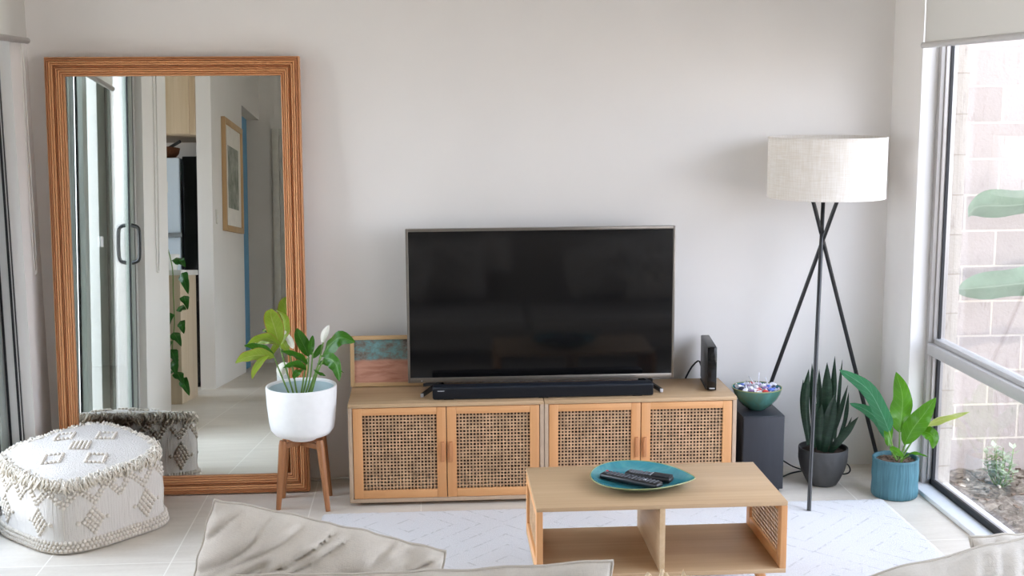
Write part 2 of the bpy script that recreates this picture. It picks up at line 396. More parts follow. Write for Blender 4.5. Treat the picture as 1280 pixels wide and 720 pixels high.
def solo(name, bm, mat, label, cat, base, group=None, ang=40):
    """a one-mesh thing whose origin stands at its base"""
    bmesh.ops.translate(bm, vec=-Vector(base), verts=bm.verts[:])
    o = obj(name, bm, mat, None, ang); o.location = base; BASE[o.name] = Vector(base); return tag(o, label, cat, group)
def struct(name, bm, mat, parent=None, ang=30):
    o = obj(name, bm, mat, parent, ang)
    if parent is None: o['kind'] = 'structure'
    return o

def leaf_bm(path, width, side, shape='lance', fold=.25, wav=.0, curl=0, seg=16, cross=6, seed=0):
    """a leaf blade grown along a 3-D midrib; side = the direction its width spreads"""
    bm = NB(); uvl = bm.loops.layers.uv.new('uv'); P = smooth_path(path, seg); side = Vector(side).normalized(); rows = []
    for i, p in enumerate(P):
        t = i / seg
        if shape == 'lance': w = math.sin(PI * min(1, t ** .8 * 1.0)) ** .75 if t < 1 else 0
        elif shape == 'sword': w = (.55 + .45 * math.sin(PI * min(t * 1.15, 1) * .5 + .2)) * (1 - max(0, t - .62) ** 1.6 / .38 ** 1.6)
        elif shape == 'oval': w = math.sin(PI * t) ** .55
        elif shape == 'blunt': w = min(1, t / .3) ** .6 * (max(0, 1 - t ** 7)) ** .5
        elif shape == 'heart': w = (min(1, t / .12) ** .5) * (1 - t ** 2.2) ** .8
        else: w = (min(1, t / .15) ** .6) * (1 - max(0, t - .5) ** 2 / .25) ** .6
        w = max(w, .02) * width * .5
        tg = (P[min(i + 1, seg)] - P[max(i - 1, 0)]).normalized()
        s = (side - tg * side.dot(tg)).normalized(); nn = tg.cross(s)
        row = []
        for j in range(cross + 1):
            v = j / cross * 2 - 1
            up = abs(v) * w * fold + wav * w * abs(v) * math.sin(t * 17 + seed + (2 if v > 0 else 0)) + curl * w * v * v
            row.append((bm.verts.new(p + s * (v * w) + nn * up), (t, j / cross)))
        rows.append(row)
    for a, b in zip(rows, rows[1:]):
        for j in range(cross):
            q = (a[j], a[j + 1], b[j + 1], b[j]); f = bm.faces.new([x[0] for x in q])
            for lp, x in zip(f.loops, q): lp[uvl].uv = x[1]
    return bm

exec_order = []
setup_materials()

# ================================================================== the setting
H = 3.4
bm = NB(); box(bm, -4.0, 2.06, -8.0, -2.8, -.12, 0); box(bm, -1.75, 2.06, -2.8, .0, -.12, 0); struct('floor', bm, 'floor')
bm = NB(); box(bm, -4.2, 2.25, -8.1, -2.65, H, H + .15); box(bm, -1.83, 2.25, -2.65, .15, H, H + .15); struct('ceiling', bm, 'ceiling')
bm = NB(); box(bm, -1.83, 2.2, 0, .15, -.12, H); struct('wall_back', bm, 'wall')
bm = NB(); box(bm, -1.83, -1.65, -.22, 0, -.12, H); box(bm, -1.83, -1.65, -2.15, -.22, 2.4, H); box(bm, -1.83, -1.65, -2.8, -2.15, -.12, H); struct('wall_left', bm, 'wall')
bm = NB(); box(bm, 2.0, 2.14, -.325, 0, -.12, H); box(bm, 2.0, 2.14, -4.9, -.325, 2.4, H); box(bm, 2.0, 2.14, -8.0, -4.9, -.12, H); struct('wall_right', bm, 'wall')
bm = NB(); box(bm, -4.15, -1.84, -2.8, -2.66, -.12, H); struct('wall_patio', bm, 'wall_ext')
bm = NB(); box(bm, -4.15, -4.0, -8.0, -5.5, -.12, H); box(bm, -4.15, -4.0, -3.3, -2.8, -.12, H); box(bm, -4.15, -4.0, -5.5, -3.3, -.12, .95); box(bm, -4.15, -4.0, -5.5, -3.3, 2.3, H); struct('wall_kitchen', bm, 'wall')  # unseen window opening added to bring daylight into the kitchen
bm = NB(); box(bm, -4.0, -1.88, -6.0, -5.9, 0, H); struct('wall_pantry', bm, 'wall')
bm = NB(); box(bm, -1.88, -1.76, -6.71, -5.06, 0, H); box(bm, -1.88, -1.76, -7.9, -6.71, 2.51, H); struct('wall_hall', bm, 'wall')
bm = NB(); box(bm, -4.0, 2.14, -8.05, -7.9, -.12, H); struct('wall_rear', bm, 'wall')

# right window, floor to ceiling; its unseen rear length added for more daylight
w = thing('window_1', '', '', (2.1, -2.6, 0), kind='structure')
bm = NB()
box(bm, 2.065, 2.135, -.357, -.327, .0, 2.4, .002); box(bm, 2.065, 2.135, -4.9, -4.87, .0, 2.4, .002); box(bm, 2.065, 2.135, -4.87, -.357, 2.36, 2.4, .002)
box(bm, 2.082, 2.10, -.366, -.356, .63, 2.36, .001); box(bm, 2.084, 2.108, -.366, -.357, .04, .58, .001)
struct('window_frame', bm, 'alu_grey', w)
bm = NB(); box(bm, 2.022, 2.098, -4.87, -.330, .0, .020, .003); struct('window_sill', bm, 'alu_white', w)
bm = NB(); box(bm, 2.062, 2.128, -4.87, -.352, .580, .628, .004); box(bm, 2.086, 2.13, -4.87, -.357, .628, .648, .002); struct('transom', bm, 'alu', w)
bm = NB(); box(bm, 2.098, 2.108, -4.87, -.357, .0, .046); box(bm, 2.1, 2.112, -.380, -.366, .045, .58); box(bm, 2.1, 2.112, -.372, -.366, .648, 2.36); struct('gasket', bm, 'gasket', w)
bm = NB(); box(bm, 2.108, 2.134, -4.87, -.357, .0, .036, .002)
for y in (-1.95, -3.45): box(bm, 2.07, 2.13, y - .03, y + .03, .036, .58, .002); box(bm, 2.07, 2.13, y - .03, y + .03, .648, 2.36, .002)
struct('mullion', bm, 'alu_grey', w)
for z0, z1 in ((.036, .58), (.648, 2.36)):
    bm = NB(); box(bm, 2.112, 2.116, -4.87, -.36, z0, z1); struct('glass_pane', bm, 'glass', w)
bm = NB(); box(bm, 2.14, 2.19, -4.9, -.33, -.3, .012, .003); struct('trim_1', bm, 'white_render')

# left sliding door
d = thing('door_1', '', '', (-1.73, -1.2, 0), kind='structure')
bm = NB(); box(bm, -1.80, -1.69, -.25, -.222, 0, 2.4, .002); box(bm, -1.80, -1.69, -2.148, -2.115, 0, 2.4, .002); box(bm, -1.80, -1.69, -2.115, -.25, 2.36, 2.4, .002); box(bm, -1.80, -1.69, -2.115, -.25, 0, .025, .002)
struct('door_frame', bm, 'alu', d)
bm = NB()
for x in (-1.704, -1.744): box(bm, x, x + .009, -.2535, -.2495, .03, 2.355)
box(bm, -1.6895, -1.6865, -.252, -.244, .03, 2.355); struct('gasket', bm, 'gasket', d)
def door_panel(x, y0, y1, hw=.02):
    bm = NB(); box(bm, x - hw, x + hw, y0, y0 + .075, .03, 2.355, .003); box(bm, x - hw, x + hw, y1 - .075, y1, .03, 2.355, .003)
    box(bm, x - hw, x + hw, y0 + .075, y1 - .075, .03, .12, .003); box(bm, x - hw, x + hw, y0 + .075, y1 - .075, 2.28, 2.355, .003)
    p = struct('sliding_panel', bm, 'alu_door', d)
    bm = NB(); box(bm, x - .004, x + .004, y0 + .075, y1 - .075, .12, 2.28); struct('glass_pane', bm, 'door_glass', p)
    bm = NB()
    for yy in (y0 + .069, y1 - .083): box(bm, x + .004, x + .012, yy, yy + .014, .12, 2.28)
    box(bm, x - hw, x - hw + .008, y1, y1 + .008, .03, 2.355); box(bm, x + hw - .012, x + hw, y0 - .010, y0, .03, 2.355)
    struct('gasket', bm, 'gasket', p); return p
door_panel(-1.765, -1.10, -.262); pb = door_panel(-1.712, -2.10, -1.08, .018)
bm = NB()
tube(bm, smooth_path([(-1.695, -2.03, 1.0), (-1.66, -2.03, 1.015), (-1.652, -2.03, 1.06), (-1.652, -2.03, 1.16), (-1.66, -2.03, 1.2), (-1.695, -2.03, 1.215)], 16), .011, 8)
tube(bm, smooth_path([(-1.729, -2.03, 1.0), (-1.76, -2.03, 1.015), (-1.768, -2.03, 1.06), (-1.768, -2.03, 1.16), (-1.76, -2.03, 1.2), (-1.729, -2.03, 1.215)], 16), .011, 8)
struct('door_handle', bm, 'black_plastic', pb)
bm = NB(); box(bm, -1.7085, -1.7075, -1.47, -1.42, 1.08, 1.135)
for k in range(4): box(bm, -1.7076, -1.707, -1.465 + k * .012, -1.460 + k * .012, 1.09, 1.125)
struct('sticker', bm, 'alu_white', pb)

bm = NB(); box(bm, -1.842, -1.829, -2.662, -2.14, -.12, 2.6); struct('wall_patio_return', bm, 'wall_ext')

# roller blinds
b = thing('roller_blind', 'plain white roller blind drawn partway down over the tall window on the right', 'blind', (1.99, -2.6, 1.85))
bm = NB(); box(bm, 1.9945, 1.996, -4.88, -.352, 1.86, 2.62); obj('blind_cloth', bm, 'blind', b, 0)
bm = NB(); tube(bm, [(1.995, -4.89, 1.852), (1.995, -.345, 1.852)], .0125, 14); obj('bottom_rail', bm, 'alu', b)
for y in (-.3445, -4.8905):
    bm = NB(); tube(bm, [(1.995, y, 1.852), (1.995, y + .003, 1.852)], .0128, 14); obj('rail_cap', bm, 'alu_grey', b)
bm = NB(); tube(bm, [(1.972, -4.88, 2.63), (1.972, -.352, 2.63)], .024, 16); obj('roller', bm, 'alu_white', b)
b = thing('roller_blind', 'short white roller blind pulled up above the sliding door on the left', 'blind', (-1.63, -1.2, 1.89))
bm = NB(); box(bm, -1.6295, -1.628, -1.40, -.07, 1.90, 2.62); obj('blind_cloth', bm, 'blind', b, 0)
bm = NB(); tube(bm, [(-1.629, -1.405, 1.893), (-1.629, -.062, 1.893)], .0125, 14); obj('bottom_rail', bm, 'alu_grey', b)
bm = NB(); tube(bm, [(-1.616, -1.40, 2.63), (-1.616, -.07, 2.63)], .024, 16); obj('roller', bm, 'alu_white', b)
bm = NB()
for y0 in (-.085,):
    tube(bm, smooth_path([(-1.635, y0, 2.6), (-1.640, y0 - .002, 1.6), (-1.642, y0, 1.0), (-1.642, y0 - .016, .955), (-1.642, y0 - .032, 1.0), (-1.640, y0 - .034, 1.6), (-1.635, y0 - .03, 2.6)], 40), .0017, 5)
obj('bead_chain', bm, 'chain', b)
bm = NB()
tube(bm, smooth_path([(-1.642, -2.42, 2.55), (-1.643, -2.42, 1.2), (-1.643, -2.435, .97), (-1.643, -2.46, .955), (-1.643, -2.485, .97), (-1.643, -2.50, 1.2), (-1.642, -2.50, 2.55)], 30), .0035, 6)
solo('blind_cord', bm, 'chain', 'looped blind cord hanging on the white wall beside the sliding door, seen in the mirror', 'cord', (-1.643, -2.46, .95), ang=180)

# hall behind the camera, seen in the mirror
dd = thing('door_2', '', '', (-1.1, -7.9, 0), kind='structure')
bm = NB(); box(bm, -1.63, -1.56, -7.9, -7.87, 0, 2.42, .004); box(bm, -.62, -.55, -7.9, -7.87, 0, 2.42, .004); box(bm, -1.56, -.62, -7.9, -7.87, 2.35, 2.42, .004); struct('door_frame', bm, 'door_white', dd)
bm = NB(); box(bm, -1.555, -.625, -7.895, -7.878, .01, 2.345, .002); dl = struct('door_leaf', bm, 'door_white', dd)
bm = NB(); tube(bm, smooth_path([(-1.49, -7.88, 1.3), (-1.49, -7.84, 1.3), (-1.42, -7.835, 1.3)], 8), .011, 8); struct('door_handle', bm, 'alu_grey', dl)
bm = NB(); box(bm, -1.805, -1.772, -7.10, -6.72, .02, 2.42, .004); solo('blue_panel', bm, 'blue', 'narrow blue panel standing in the hall doorway, seen in the mirror', 'panel', (-1.79, -6.9, .02))
t = thing('light_switch', 'small white light switch on the hall wall, seen in the mirror', 'switch', (-1.757, -5.22, 1.4))
bm = NB(); box(bm, -1.76, -1.752, -5.26, -5.19, 1.34, 1.46, .003); obj('switch_plate', bm, 'door_white', t)
bm = NB(); box(bm, -1.753, -1.747, -5.235, -5.215, 1.385, 1.415, .002); obj('rocker', bm, 'alu_white', t)
t = thing('picture_frame', 'tall oak framed grey print on the hall wall, seen in the mirror', 'picture', (-1.757, -6.02, 1.3))
for y0, y1 in ((-6.52, -6.46), (-5.59, -5.53)):
    bm = NB(); box(bm, -1.759, -1.725, y0, y1, 1.295, 2.26, .003); obj('frame_rail', bm, 'frame_oak', t)
for z0, z1 in ((1.295, 1.345), (2.21, 2.26)):
    bm = NB(); box(bm, -1.759, -1.725, -6.46, -5.59, z0, z1, .003); obj('frame_rail', bm, 'frame_oak', t)
bm = NB(); box(bm, -1.758, -1.742, -6.46, -5.59, 1.345, 2.21); obj('mat_board', bm, 'mat_board', t)
bm = NB(); box(bm, -1.742, -1.740, -6.32, -5.75, 1.50, 2.04); obj('print', bm, 'hall_print', t)

# kitchen, seen in the mirror
t = thing('kitchen_bench', 'pale wood kitchen bench with white top, seen in the mirror', 'bench', (-2.6, -4.2, 0))
bm = NB(); box(bm, -3.4, -1.80, -4.5, -3.90, 0, .925, .003); obj('bench_panel', bm, 'kitchen_wood', t)
bm = NB(); box(bm, -3.42, -1.785, -4.52, -3.87, .925, .963, .004); obj('benchtop', bm, 'bench_top', t)
t = thing('refrigerator', 'silver blue refrigerator behind the bench, seen in the mirror', 'fridge', (-2.4, -5.5, 0))
bm = NB(); box(bm, -2.75, -2.05, -5.85, -5.24, .02, 1.89, .01); obj('fridge_body', bm, 'fridge_trim', t)
bm = NB(); box(bm, -2.75, -2.05, -5.24, -5.19, 1.26, 1.88, .008); u = obj('fridge_door', bm, 'fridge', t)
bm = NB(); box(bm, -2.75, -2.05, -5.24, -5.19, .06, 1.235, .008); obj('fridge_door', bm, 'fridge', t)
bm = NB(); box(bm, -2.74, -2.03, -5.185, -5.165, 1.235, 1.27, .004); obj('fridge_handle', bm, 'fridge_trim', u)
bm = NB()
box(bm, -2.19, -2.15, -5.19, -5.187, 1.70, 1.80); box(bm, -2.2, -2.14, -5.19, -5.187, 1.60, 1.69)
obj('note', bm, 'mat_board', u)
t = thing('basket', 'brown woven basket on top of the fridge, seen in the mirror', 'basket', (-2.3, -5.45, 1.89))
bm = NB(); lathe(bm, [(0, 1.892), (.16, 1.892), (.2, 1.94), (.21, 1.985), (.195, 1.985), (.185, 1.945), (.15, 1.90), (0, 1.90)], 28, (-2.3, -5.45, 0)); obj('bowl', bm, 'basket', t)
bm = NB(); tube(bm, [(-2.2, -5.38, 1.96), (-2.06, -5.33, 2.03)], .014, 8); obj('handle', bm, 'black_plastic', t)
t = thing('overhead_cabinet', 'pale wood overhead kitchen cabinet, seen in the mirror', 'cabinet', (-2.6, -5.5, 2.08))
bm = NB(); box(bm, -3.2, -1.92, -5.88, -5.24, 2.075, H - .01, .003); obj('cabinet_body', bm, 'kitchen_wood', t)
for x0, x1 in ((-3.19, -2.58), (-2.575, -1.965)):
    bm = NB(); box(bm, x0, x1, -5.24, -5.21, 2.08, H - .02, .002); obj('cabinet_door', bm, 'kitchen_wood', t)
t = thing('black_block', 'tall black block beside the fridge, seen in the mirror', 'cabinet', (-1.96, -5.5, 0))  # black block filling the dark upright strip beside the fridge
bm = NB(); box(bm, -2.035, -1.885, -5.88, -5.27, 0, 1.9, .003); obj('cabinet_body', bm, 'black_matt', t)
bm = NB(); box(bm, -2.032, -1.887, -5.27, -5.25, .02, 1.895, .002); obj('cabinet_door', bm, 'black_gloss', t)

# outside
bm = NB(); box(bm, 2.2, 6.5, .25, .4, -.5, H); struct('wall_garden', bm, 'brick')
bm = NB(); box(bm, 2.14, 2.197, -.329, .25, -.5, H); struct('wall_jamb', bm, 'brick_jamb')
bm = NB(); N = 70
g = [[bm.verts.new((2.19 + 4.3 * i / N, -6 + 6.25 * j / N, -.125 + .05 * (noise.noise(Vector((i * .5, j * .6, 0))) + .5 * noise.noise(Vector((i * 1.7, j * 1.9, 3)))) * (1 if i else .2))) for j in range(N + 1)] for i in range(N + 1)]
for i in range(N):
    for j in range(N): bm.faces.new((g[i][j], g[i + 1][j], g[i + 1][j + 1], g[i][j + 1]))
o = struct('ground_garden', bm, 'mulch', None, 180)
bm = NB(); box(bm, -7, -1.76, -2.66, 4, -.2, -.03); struct('ground_patio', bm, 'paving')
bm = NB(); box(bm, -7, -1.83, 3.2, 3.35, -.2, 2.0); struct('wall_boundary', bm, 'brick_jamb')
bm = NB(); box(bm, -2.16, -1.98, -2.62, -2.44, -.03, 2.62, .004); struct('column_added', bm, 'white_render')  # white post added to give the bright strip mirrored through the door
bm = NB(); box(bm, -2.25, -1.83, -2.66, 2.0, 2.62, 2.74); struct('roof_added_eave', bm, 'white_render')  # unseen eave added against sun at the door, kept short for sky light

t = thing('garden_chair', 'white tubular outdoor chair just outside the sliding door', 'chair', (-2.25, .4, -.03))
for y in (.25, .62):
    bm = NB(); tube(bm, smooth_path([(-1.96, y, -.028), (-1.955, y, .12), (-1.97, y, .22), (-2.03, y, .275), (-2.12, y, .285), (-2.45, y, .285), (-2.52, y, .24), (-2.54, y, .12), (-2.54, y, -.028)], 40), .016, 10); obj('frame_loop', bm, 'alu_white', t)
bm = NB(); box(bm, -2.5, -2.0, .25, .62, .16, .185, .006); obj('seat', bm, 'white_render', t)

# ================================================================== living room
def wall_thing(): pass
# rug
bm = NB(); nx, ny = 230, 175; X0, X1, Y0, Y1 = -.454, 1.842, -2.25, -.508
def rz(i, j):
    e = min(i, nx - i, j, ny - j)
    return .003 if e == 0 else .011 + .0022 * noise.noise(Vector((i * .9, j * .9, 0)))
g = [[bm.verts.new((X0 + (X1 - X0) * i / nx + (.004 * noise.noise(Vector((j * .3, 5, 0))) if i in (0, nx) else 0), Y0 + (Y1 - Y0) * j / ny + (.003 * noise.noise(Vector((i * .3, 9, 0))) if j in (0, ny) else 0), rz(i, j))) for j in range(ny + 1)] for i in range(nx + 1)]
for i in range(nx):
    for j in range(ny): bm.faces.new((g[i][j], g[i + 1][j], g[i + 1][j + 1], g[i][j + 1]))
edge = [g[i][0] for i in range(nx + 1)] + [g[nx][j] for j in range(1, ny + 1)] + [g[i][ny] for i in range(nx - 1, -1, -1)] + [g[0][j] for j in range(ny - 1, 0, -1)]
low = [bm.verts.new((v.co.x, v.co.y, .0005)) for v in edge]
for i in range(len(edge)):
    k = (i + 1) % len(edge); bm.faces.new((edge[i], low[i], low[k], edge[k]))
solo('rug', bm, 'rug', 'large white wool rug with faint grey diamond lines on the tiled floor', 'rug', (.694, -1.38, 0), ang=180)

# leaning mirror
MX0, MX1, MT, MD, MTY = -1.565, -.534, 1.823, .179, -.051
L = math.hypot(MT, MD - abs(MTY)); tilt = -math.atan2(MD - abs(MTY), MT); W = MX1 - MX0
m = thing('mirror', 'large leaning floor mirror in a ribbed rattan frame behind the pouf', 'mirror', ((MX0 + MX1) / 2, -MD, .003), rot=(tilt, 0, 0))
FW = .078
def reed_side(length, name, rotz, loc):
    """nine reeds side by side, mitred at both ends; local X runs along the side, local Z from the outer edge inwards"""
    bm = NB(); ns = 9; rr = FW / ns / 2; hs = [.020, .026, .028, .027, .018, .022, .021, .018, .014]; ne = 60
    for k in range(ns):
        zc = rr + k * 2 * rr; rings = []
        for e in range(ne + 1):
            ring = []
            for a in range(9):
                th = PI * a / 8; z = zc - rr * math.cos(th); y = -(hs[k] - rr + rr * math.sin(th) * 2.3) if 0 < a < 8 else -(hs[k] - rr)
                wob = .0007 * noise.noise(Vector((e * .7, k * 7.3, length)))
                x0, x1 = -length / 2 + z, length / 2 - z
                ring.append(bm.verts.new((x0 + (x1 - x0) * e / ne, y + wob, z + wob)))
            rings.append(ring)
        ring_skin(bm, rings, False, False)
    bk = [bm.verts.new((s * (length / 2 - z), y, z)) for s in (-1, 1) for z in (0, FW) for y in (-.012, .022)]
    for f in ((0, 1, 3, 2), (4, 6, 7, 5), (0, 4, 5, 1), (2, 3, 7, 6), (0, 2, 6, 4), (1, 5, 7, 3)): bm.faces.new([bk[i] for i in f])
    o = obj(name, bm, 'rattan', m, 50, True); o.rotation_euler = (0, rotz, 0); o.location = loc; return o
reed_side(W, 'frame_side', 0, (0, 0, 0)); reed_side(W, 'frame_side', PI, (0, 0, L))
reed_side(L, 'frame_side', PI / 2, (-W / 2, 0, L / 2)); reed_side(L, 'frame_side', -PI / 2, (W / 2, 0, L / 2))
bm = NB(); box(bm, -W / 2 + FW - .004, W / 2 - FW + .004, -.006, -.002, FW - .004, L - FW + .004); obj('mirror_glass', bm, 'mirror', m, 0, True)
bm = NB(); box(bm, -W / 2 + .02, W / 2 - .02, 0, .02, .02, L - .02); obj('back_board', bm, 'cabinet_dark', m, 0, True)

# pouf
pc = Vector((-1.378, -.548, 0)); A = .248
pf = thing('pouf', 'cream tufted cotton pouf with fringe, on the floor before the mirror', 'pouf', pc)
rot45 = Matrix.Rotation(math.radians(47), 3, 'Z')
def pside(a, f):
    """a point on the pouf's side: a = angle, f = height 0..1"""
    n = 3.9; c, s = math.cos(a), math.sin(a); r = A / (abs(c) ** n + abs(s) ** n) ** (1 / n)
    bulge = 1.0 + .045 * math.sin(PI * min(1, f * 1.05)) + .085 * max(0, .25 - f) / .25 - .03 * max(0, f - .8) / .2
    bulge += .010 * noise.noise(Vector((c * 2, s * 2, f * 3)))
    hh = .300 + .030 * (rot45 @ Vector((c, s, 0))).y * r / A
    p = Vector((c * r * bulge, s * r * bulge, 0)); p = rot45 @ p; p.z = .004 + f * hh; return p
bm = NB(); n = 96; rows = []
for k in range(19):
    f = k / 18; rows.append([bm.verts.new(pside(2 * PI * i / n, f)) for i in range(n)])
top = rows[-1]
for q in range(1, 13):
    s = math.cos(q / 12 * PI / 2) if q < 3 else 1 - q / 12; s = 1 - (q / 12) ** 1.15
    rows.append([bm.verts.new(Vector((v.co.x * s, v.co.y * s, (.304 + (v.co.z - .304) * s) + .022 * (1 - s ** 2) + .006 * noise.noise(Vector((v.co.x * s * 9, v.co.y * s * 9, 1))))) ) for v in top]) if q < 12 else rows.append(None)
rows.pop(); cv = bm.verts.new((0, 0, .30 + .004 + .022))
for a, b_ in zip(rows, rows[1:]):
    for i in range(n): bm.faces.new((a[i], a[(i + 1) % n], b_[(i + 1) % n], b_[i]))
for i in range(n): bm.faces.new((rows[-1][i], rows[-1][(i + 1) % n], cv))
bm.faces.new(list(reversed(rows[0])))
obj('cover', bm, 'knit', pf, 180, True)
def topz(x, y):
    v = rot45.inverted() @ Vector((x, y, 0)); a = math.atan2(v.y, v.x); e = pside(a, 1); s = min(1, math.hypot(x, y) / math.hypot(e.x, e.y)); return .304 + (e.z - .304) * s + .022 * (1 - s * s) - .0
bm = NB()
for row in range(3):                                                     # looped rows round the foot
    cnt = 118
    for i in range(cnt):
        a = 2 * PI * (i + .5 * (row % 2)) / cnt; p = pside(a, .035 + row * .052); ball(bm, p, .0088 + rnd.uniform(-.001, .0012), 1, (1, 1, 1.1))
for row in range(2):                                                     # zigzag of knots under the fringe
    cnt = 150
    for i in range(cnt):
        a = 2 * PI * i / cnt; zig = abs((i / cnt * 16 + .5) % 1 - .5) * 2
        p = pside(a, .90 - .20 * (1 - zig) - row * .065); ball(bm, p, .0086 + rnd.uniform(-.001, .001), 1)
for q in range(4):                                                       # diamonds of knots, two on a side
    for off in (-.42, .42):
        for i in range(-6, 7):
            for j in range(-4, 5):
                if abs(i) / 6.3 + abs(j) / 4.4 <= 1 and (i + j) % 2 == 0:
                    a = q * PI / 2 + off + i * .036 * (1 - .2 * abs(off)); p = pside(a, .40 + j * .044); ball(bm, p, .0095 + rnd.uniform(-.001, .001), 1)
for cx_, cy_ in ((0, 0), (.13, .02), (-.13, -.02), (.02, .14), (-.02, -.14)):   # diamonds and bars on the top
    for i in range(-5, 6):
        for j in range(-4, 5):
            if abs(i) / 5.2 + abs(j) / 4.4 <= 1 and (i + j) % 2 == 0 and (cx_ == 0 and cy_ == 0 or abs(abs(i) / 5.2 + abs(j) / 4.4 - .9) < .2):
                v = rot45 @ Vector((cx_ + i * .0112, cy_ + j * .0112, 0)); ball(bm, (v.x, v.y, topz(v.x, v.y) + .003), .0078, 1)
obj('knot_pattern', bm, 'knot', pf, 180, True)
bm = NB()
for i in range(2400):
    a = rnd.uniform(0, 2 * PI); lay = rnd.random(); f = .99 - .07 * lay
    p = pside(a, f) * 1.0; o = Vector((p.x, p.y, 0)).normalized(); tg = Vector((-o.y, o.x, 0)); L_ = rnd.uniform(.006, .030)
    p = Vector((p.x, p.y, p.z)) + o * rnd.uniform(-.030, .002); q = tg * rnd.uniform(-.022, .022)
    tube(bm, [p + Vector((0, 0, .004)), p + o * .012 + q * .4 + Vector((0, 0, rnd.uniform(.004, .014))), p + o * .021 + q * .8 + Vector((0, 0, -L_ * .35)), p + o * rnd.uniform(.012, .02) + q * 1.3 + Vector((0, 0, -L_))], [.0026, .0034, .0032, .0022], 4)
obj('fringe', bm, 'fringe', pf, 180, True)
for q in range(4):
    a = math.radians(45) + q * PI / 2; bm = NB(); tube(bm, [pside(a, f) * 1.002 for f in [k / 16 for k in range(0, 14)]], .0022, 5); obj('seam', bm, 'linen_edge', pf, 180, True)

# plant stand and peace lily
ps = thing('plant_stand', 'low wooden plant stand with four tapered legs, before the mirror', 'stand', (-.54, -.335, 0))
feet = [(-.640, -.415, .245), (-.436, -.452, .245), (-.638, -.262, .235), (-.443, -.250, .235)]
tops = [(-.614, -.395), (-.466, -.405), (-.612, -.282), (-.468, -.276)]
for (fx, fy, tz), (tx, ty) in zip(feet, tops):
    bm = NB(); P = [Vector((fx, fy, .0)).lerp(Vector((tx, ty, .284)), s) for s in (0, .04, .5, .93, 1)]
    tube(bm, P, [.0095, .0105, .0135, .0165, .014], 14); obj('leg', bm, 'walnut', ps)
for a, b_ in ((0, 3), (1, 2)):
    bm = NB(); p, q = Vector((*tops[a], .262)), Vector((*tops[b_], .262)); dv = (q - p); ln = dv.length; an = math.atan2(dv.y, dv.x)
    box(bm, -ln / 2, ln / 2, -.011, .011, -.012 - (.004 if a else 0), .010 - (.004 if a else 0), .003, 2, Matrix.Translation((p + q) / 2) @ Matrix.Rotation(an, 4, 'Z')); obj('crossbar', bm, 'walnut', ps)
PX, PY = -.54, -.338
pl = thing('potted_peace_lily', 'peace lily with white flowers in a white pot on the wooden stand', 'plant', (PX, PY, .274))
bm = NB()
lathe(bm, [(0, .274), (.052, .274), (.058, .277), (.060, .286), (.085, .290), (.112, .300), (.128, .320), (.134, .350), (.1405, .42), (.1435, .494), (.1425, .499), (.1385, .500), (.134, .497), (.133, .488), (.128, .43), (.125, .425)], 64, (PX, PY, 0))
obj('pot', bm, ['white_pot', 'pot_inside'], pl)
me = bpy.data.objects['pot'].data
for f in me.polygons:
    c = f.center; z = c.z + .274
    if z > .424 and math.hypot(c.x, c.y) < .1335 and z < .492: f.material_index = 1
bm = NB(); lathe(bm, [(.127, .428), (.08, .434), (0, .437)], 40, (PX, PY, 0)); obj('soil', bm, 'soil', pl)
def plant_leaf(parent, mat, path, width_px, shape='lance', name='leaf', Y=0, side=(1, .1, 0), **k):
    """path: list of (px, py, extra depth)"""
    P = [at(a, b_, Y + c) for a, b_, c in path]; w = width_px / FPX * (Y - CAM.y)
    return obj(name, leaf_bm(P, w, side, shape, **k), mat, parent, 180, normals=False)
def plant_stem(parent, pts, Y, r=.003, mat='stem', name='stem', r2=None):
    P = smooth_path([at(a, b_, Y + c) for a, b_, c in pts], 10); bm = NB(); tube(bm, P, [r + ((r2 if r2 else r * .7) - r) * i / 10 for i in range(11)], 7); return obj(name, bm, mat, parent, 180)
YL = PY
for s in ([(363, 496, 0), (352, 470, -.03), (343, 447, -.05)], [(368, 496, .02), (358, 462, .01), (349, 430, 0)], [(372, 496, .02), (366, 462, .02), (361, 436, .03)], [(376, 496, -.01), (380, 470, -.02), (384, 448, -.02)],
          [(381, 496, 0), (388, 470, 0), (391, 440, 0)], [(384, 496, .0), (394, 466, .0), (402, 444, .0)], [(388, 496, -.02), (396, 468, -.03), (405, 448, -.03)], [(386, 496, .02), (398, 455, .02), (404, 428, .02)], [(378, 496, .03), (384, 470, .04), (386, 446, .04)]):
    plant_stem(pl, s, YL, .0042 if s[0][0] > 375 else .0038)
LF = dict(fold=.24, wav=.11)
plant_leaf(pl, 'leaf_pale', [(349, 432, 0), (344, 412, -.01), (339, 396, -.03), (339, 386, -.07)], 23, 'lance', Y=YL, **LF)
plant_leaf(pl, 'leaf_pale', [(351, 430, .02), (356, 412, .02), (355, 397, .0), (343, 386, -.02)], 17, 'lance', Y=YL, side=(.6, -.7, .1), **LF)
plant_leaf(pl, 'leaf_pale', [(352, 433, 0), (335, 423, -.02), (320, 425, -.04), (306, 434, -.06)], 15, 'lance', Y=YL, side=(.1, -.6, .8), **LF)
plant_leaf(pl, 'leaf_peace', [(343, 446, -.05), (330, 438, -.06), (317, 434, -.07), (305, 432, -.07)], 14, 'lance', Y=YL, side=(.1, -.5, .85), **LF)
plant_leaf(pl, 'leaf_pale', [(343, 447, -.05), (325, 444, -.07), (307, 447, -.09), (294, 454, -.10)], 19, 'lance', Y=YL, side=(.1, -.4, .9), **LF)
plant_leaf(pl, 'leaf_pale', [(336, 444, -.06), (326, 452, -.09), (318, 463, -.10), (315, 474, -.10)], 9, 'lance', Y=YL, **LF)
plant_leaf(pl, 'leaf_peace', [(386, 446, .04), (380, 432, .03), (374, 420, .02), (371, 410, .01)], 16, 'lance', Y=YL, **LF)
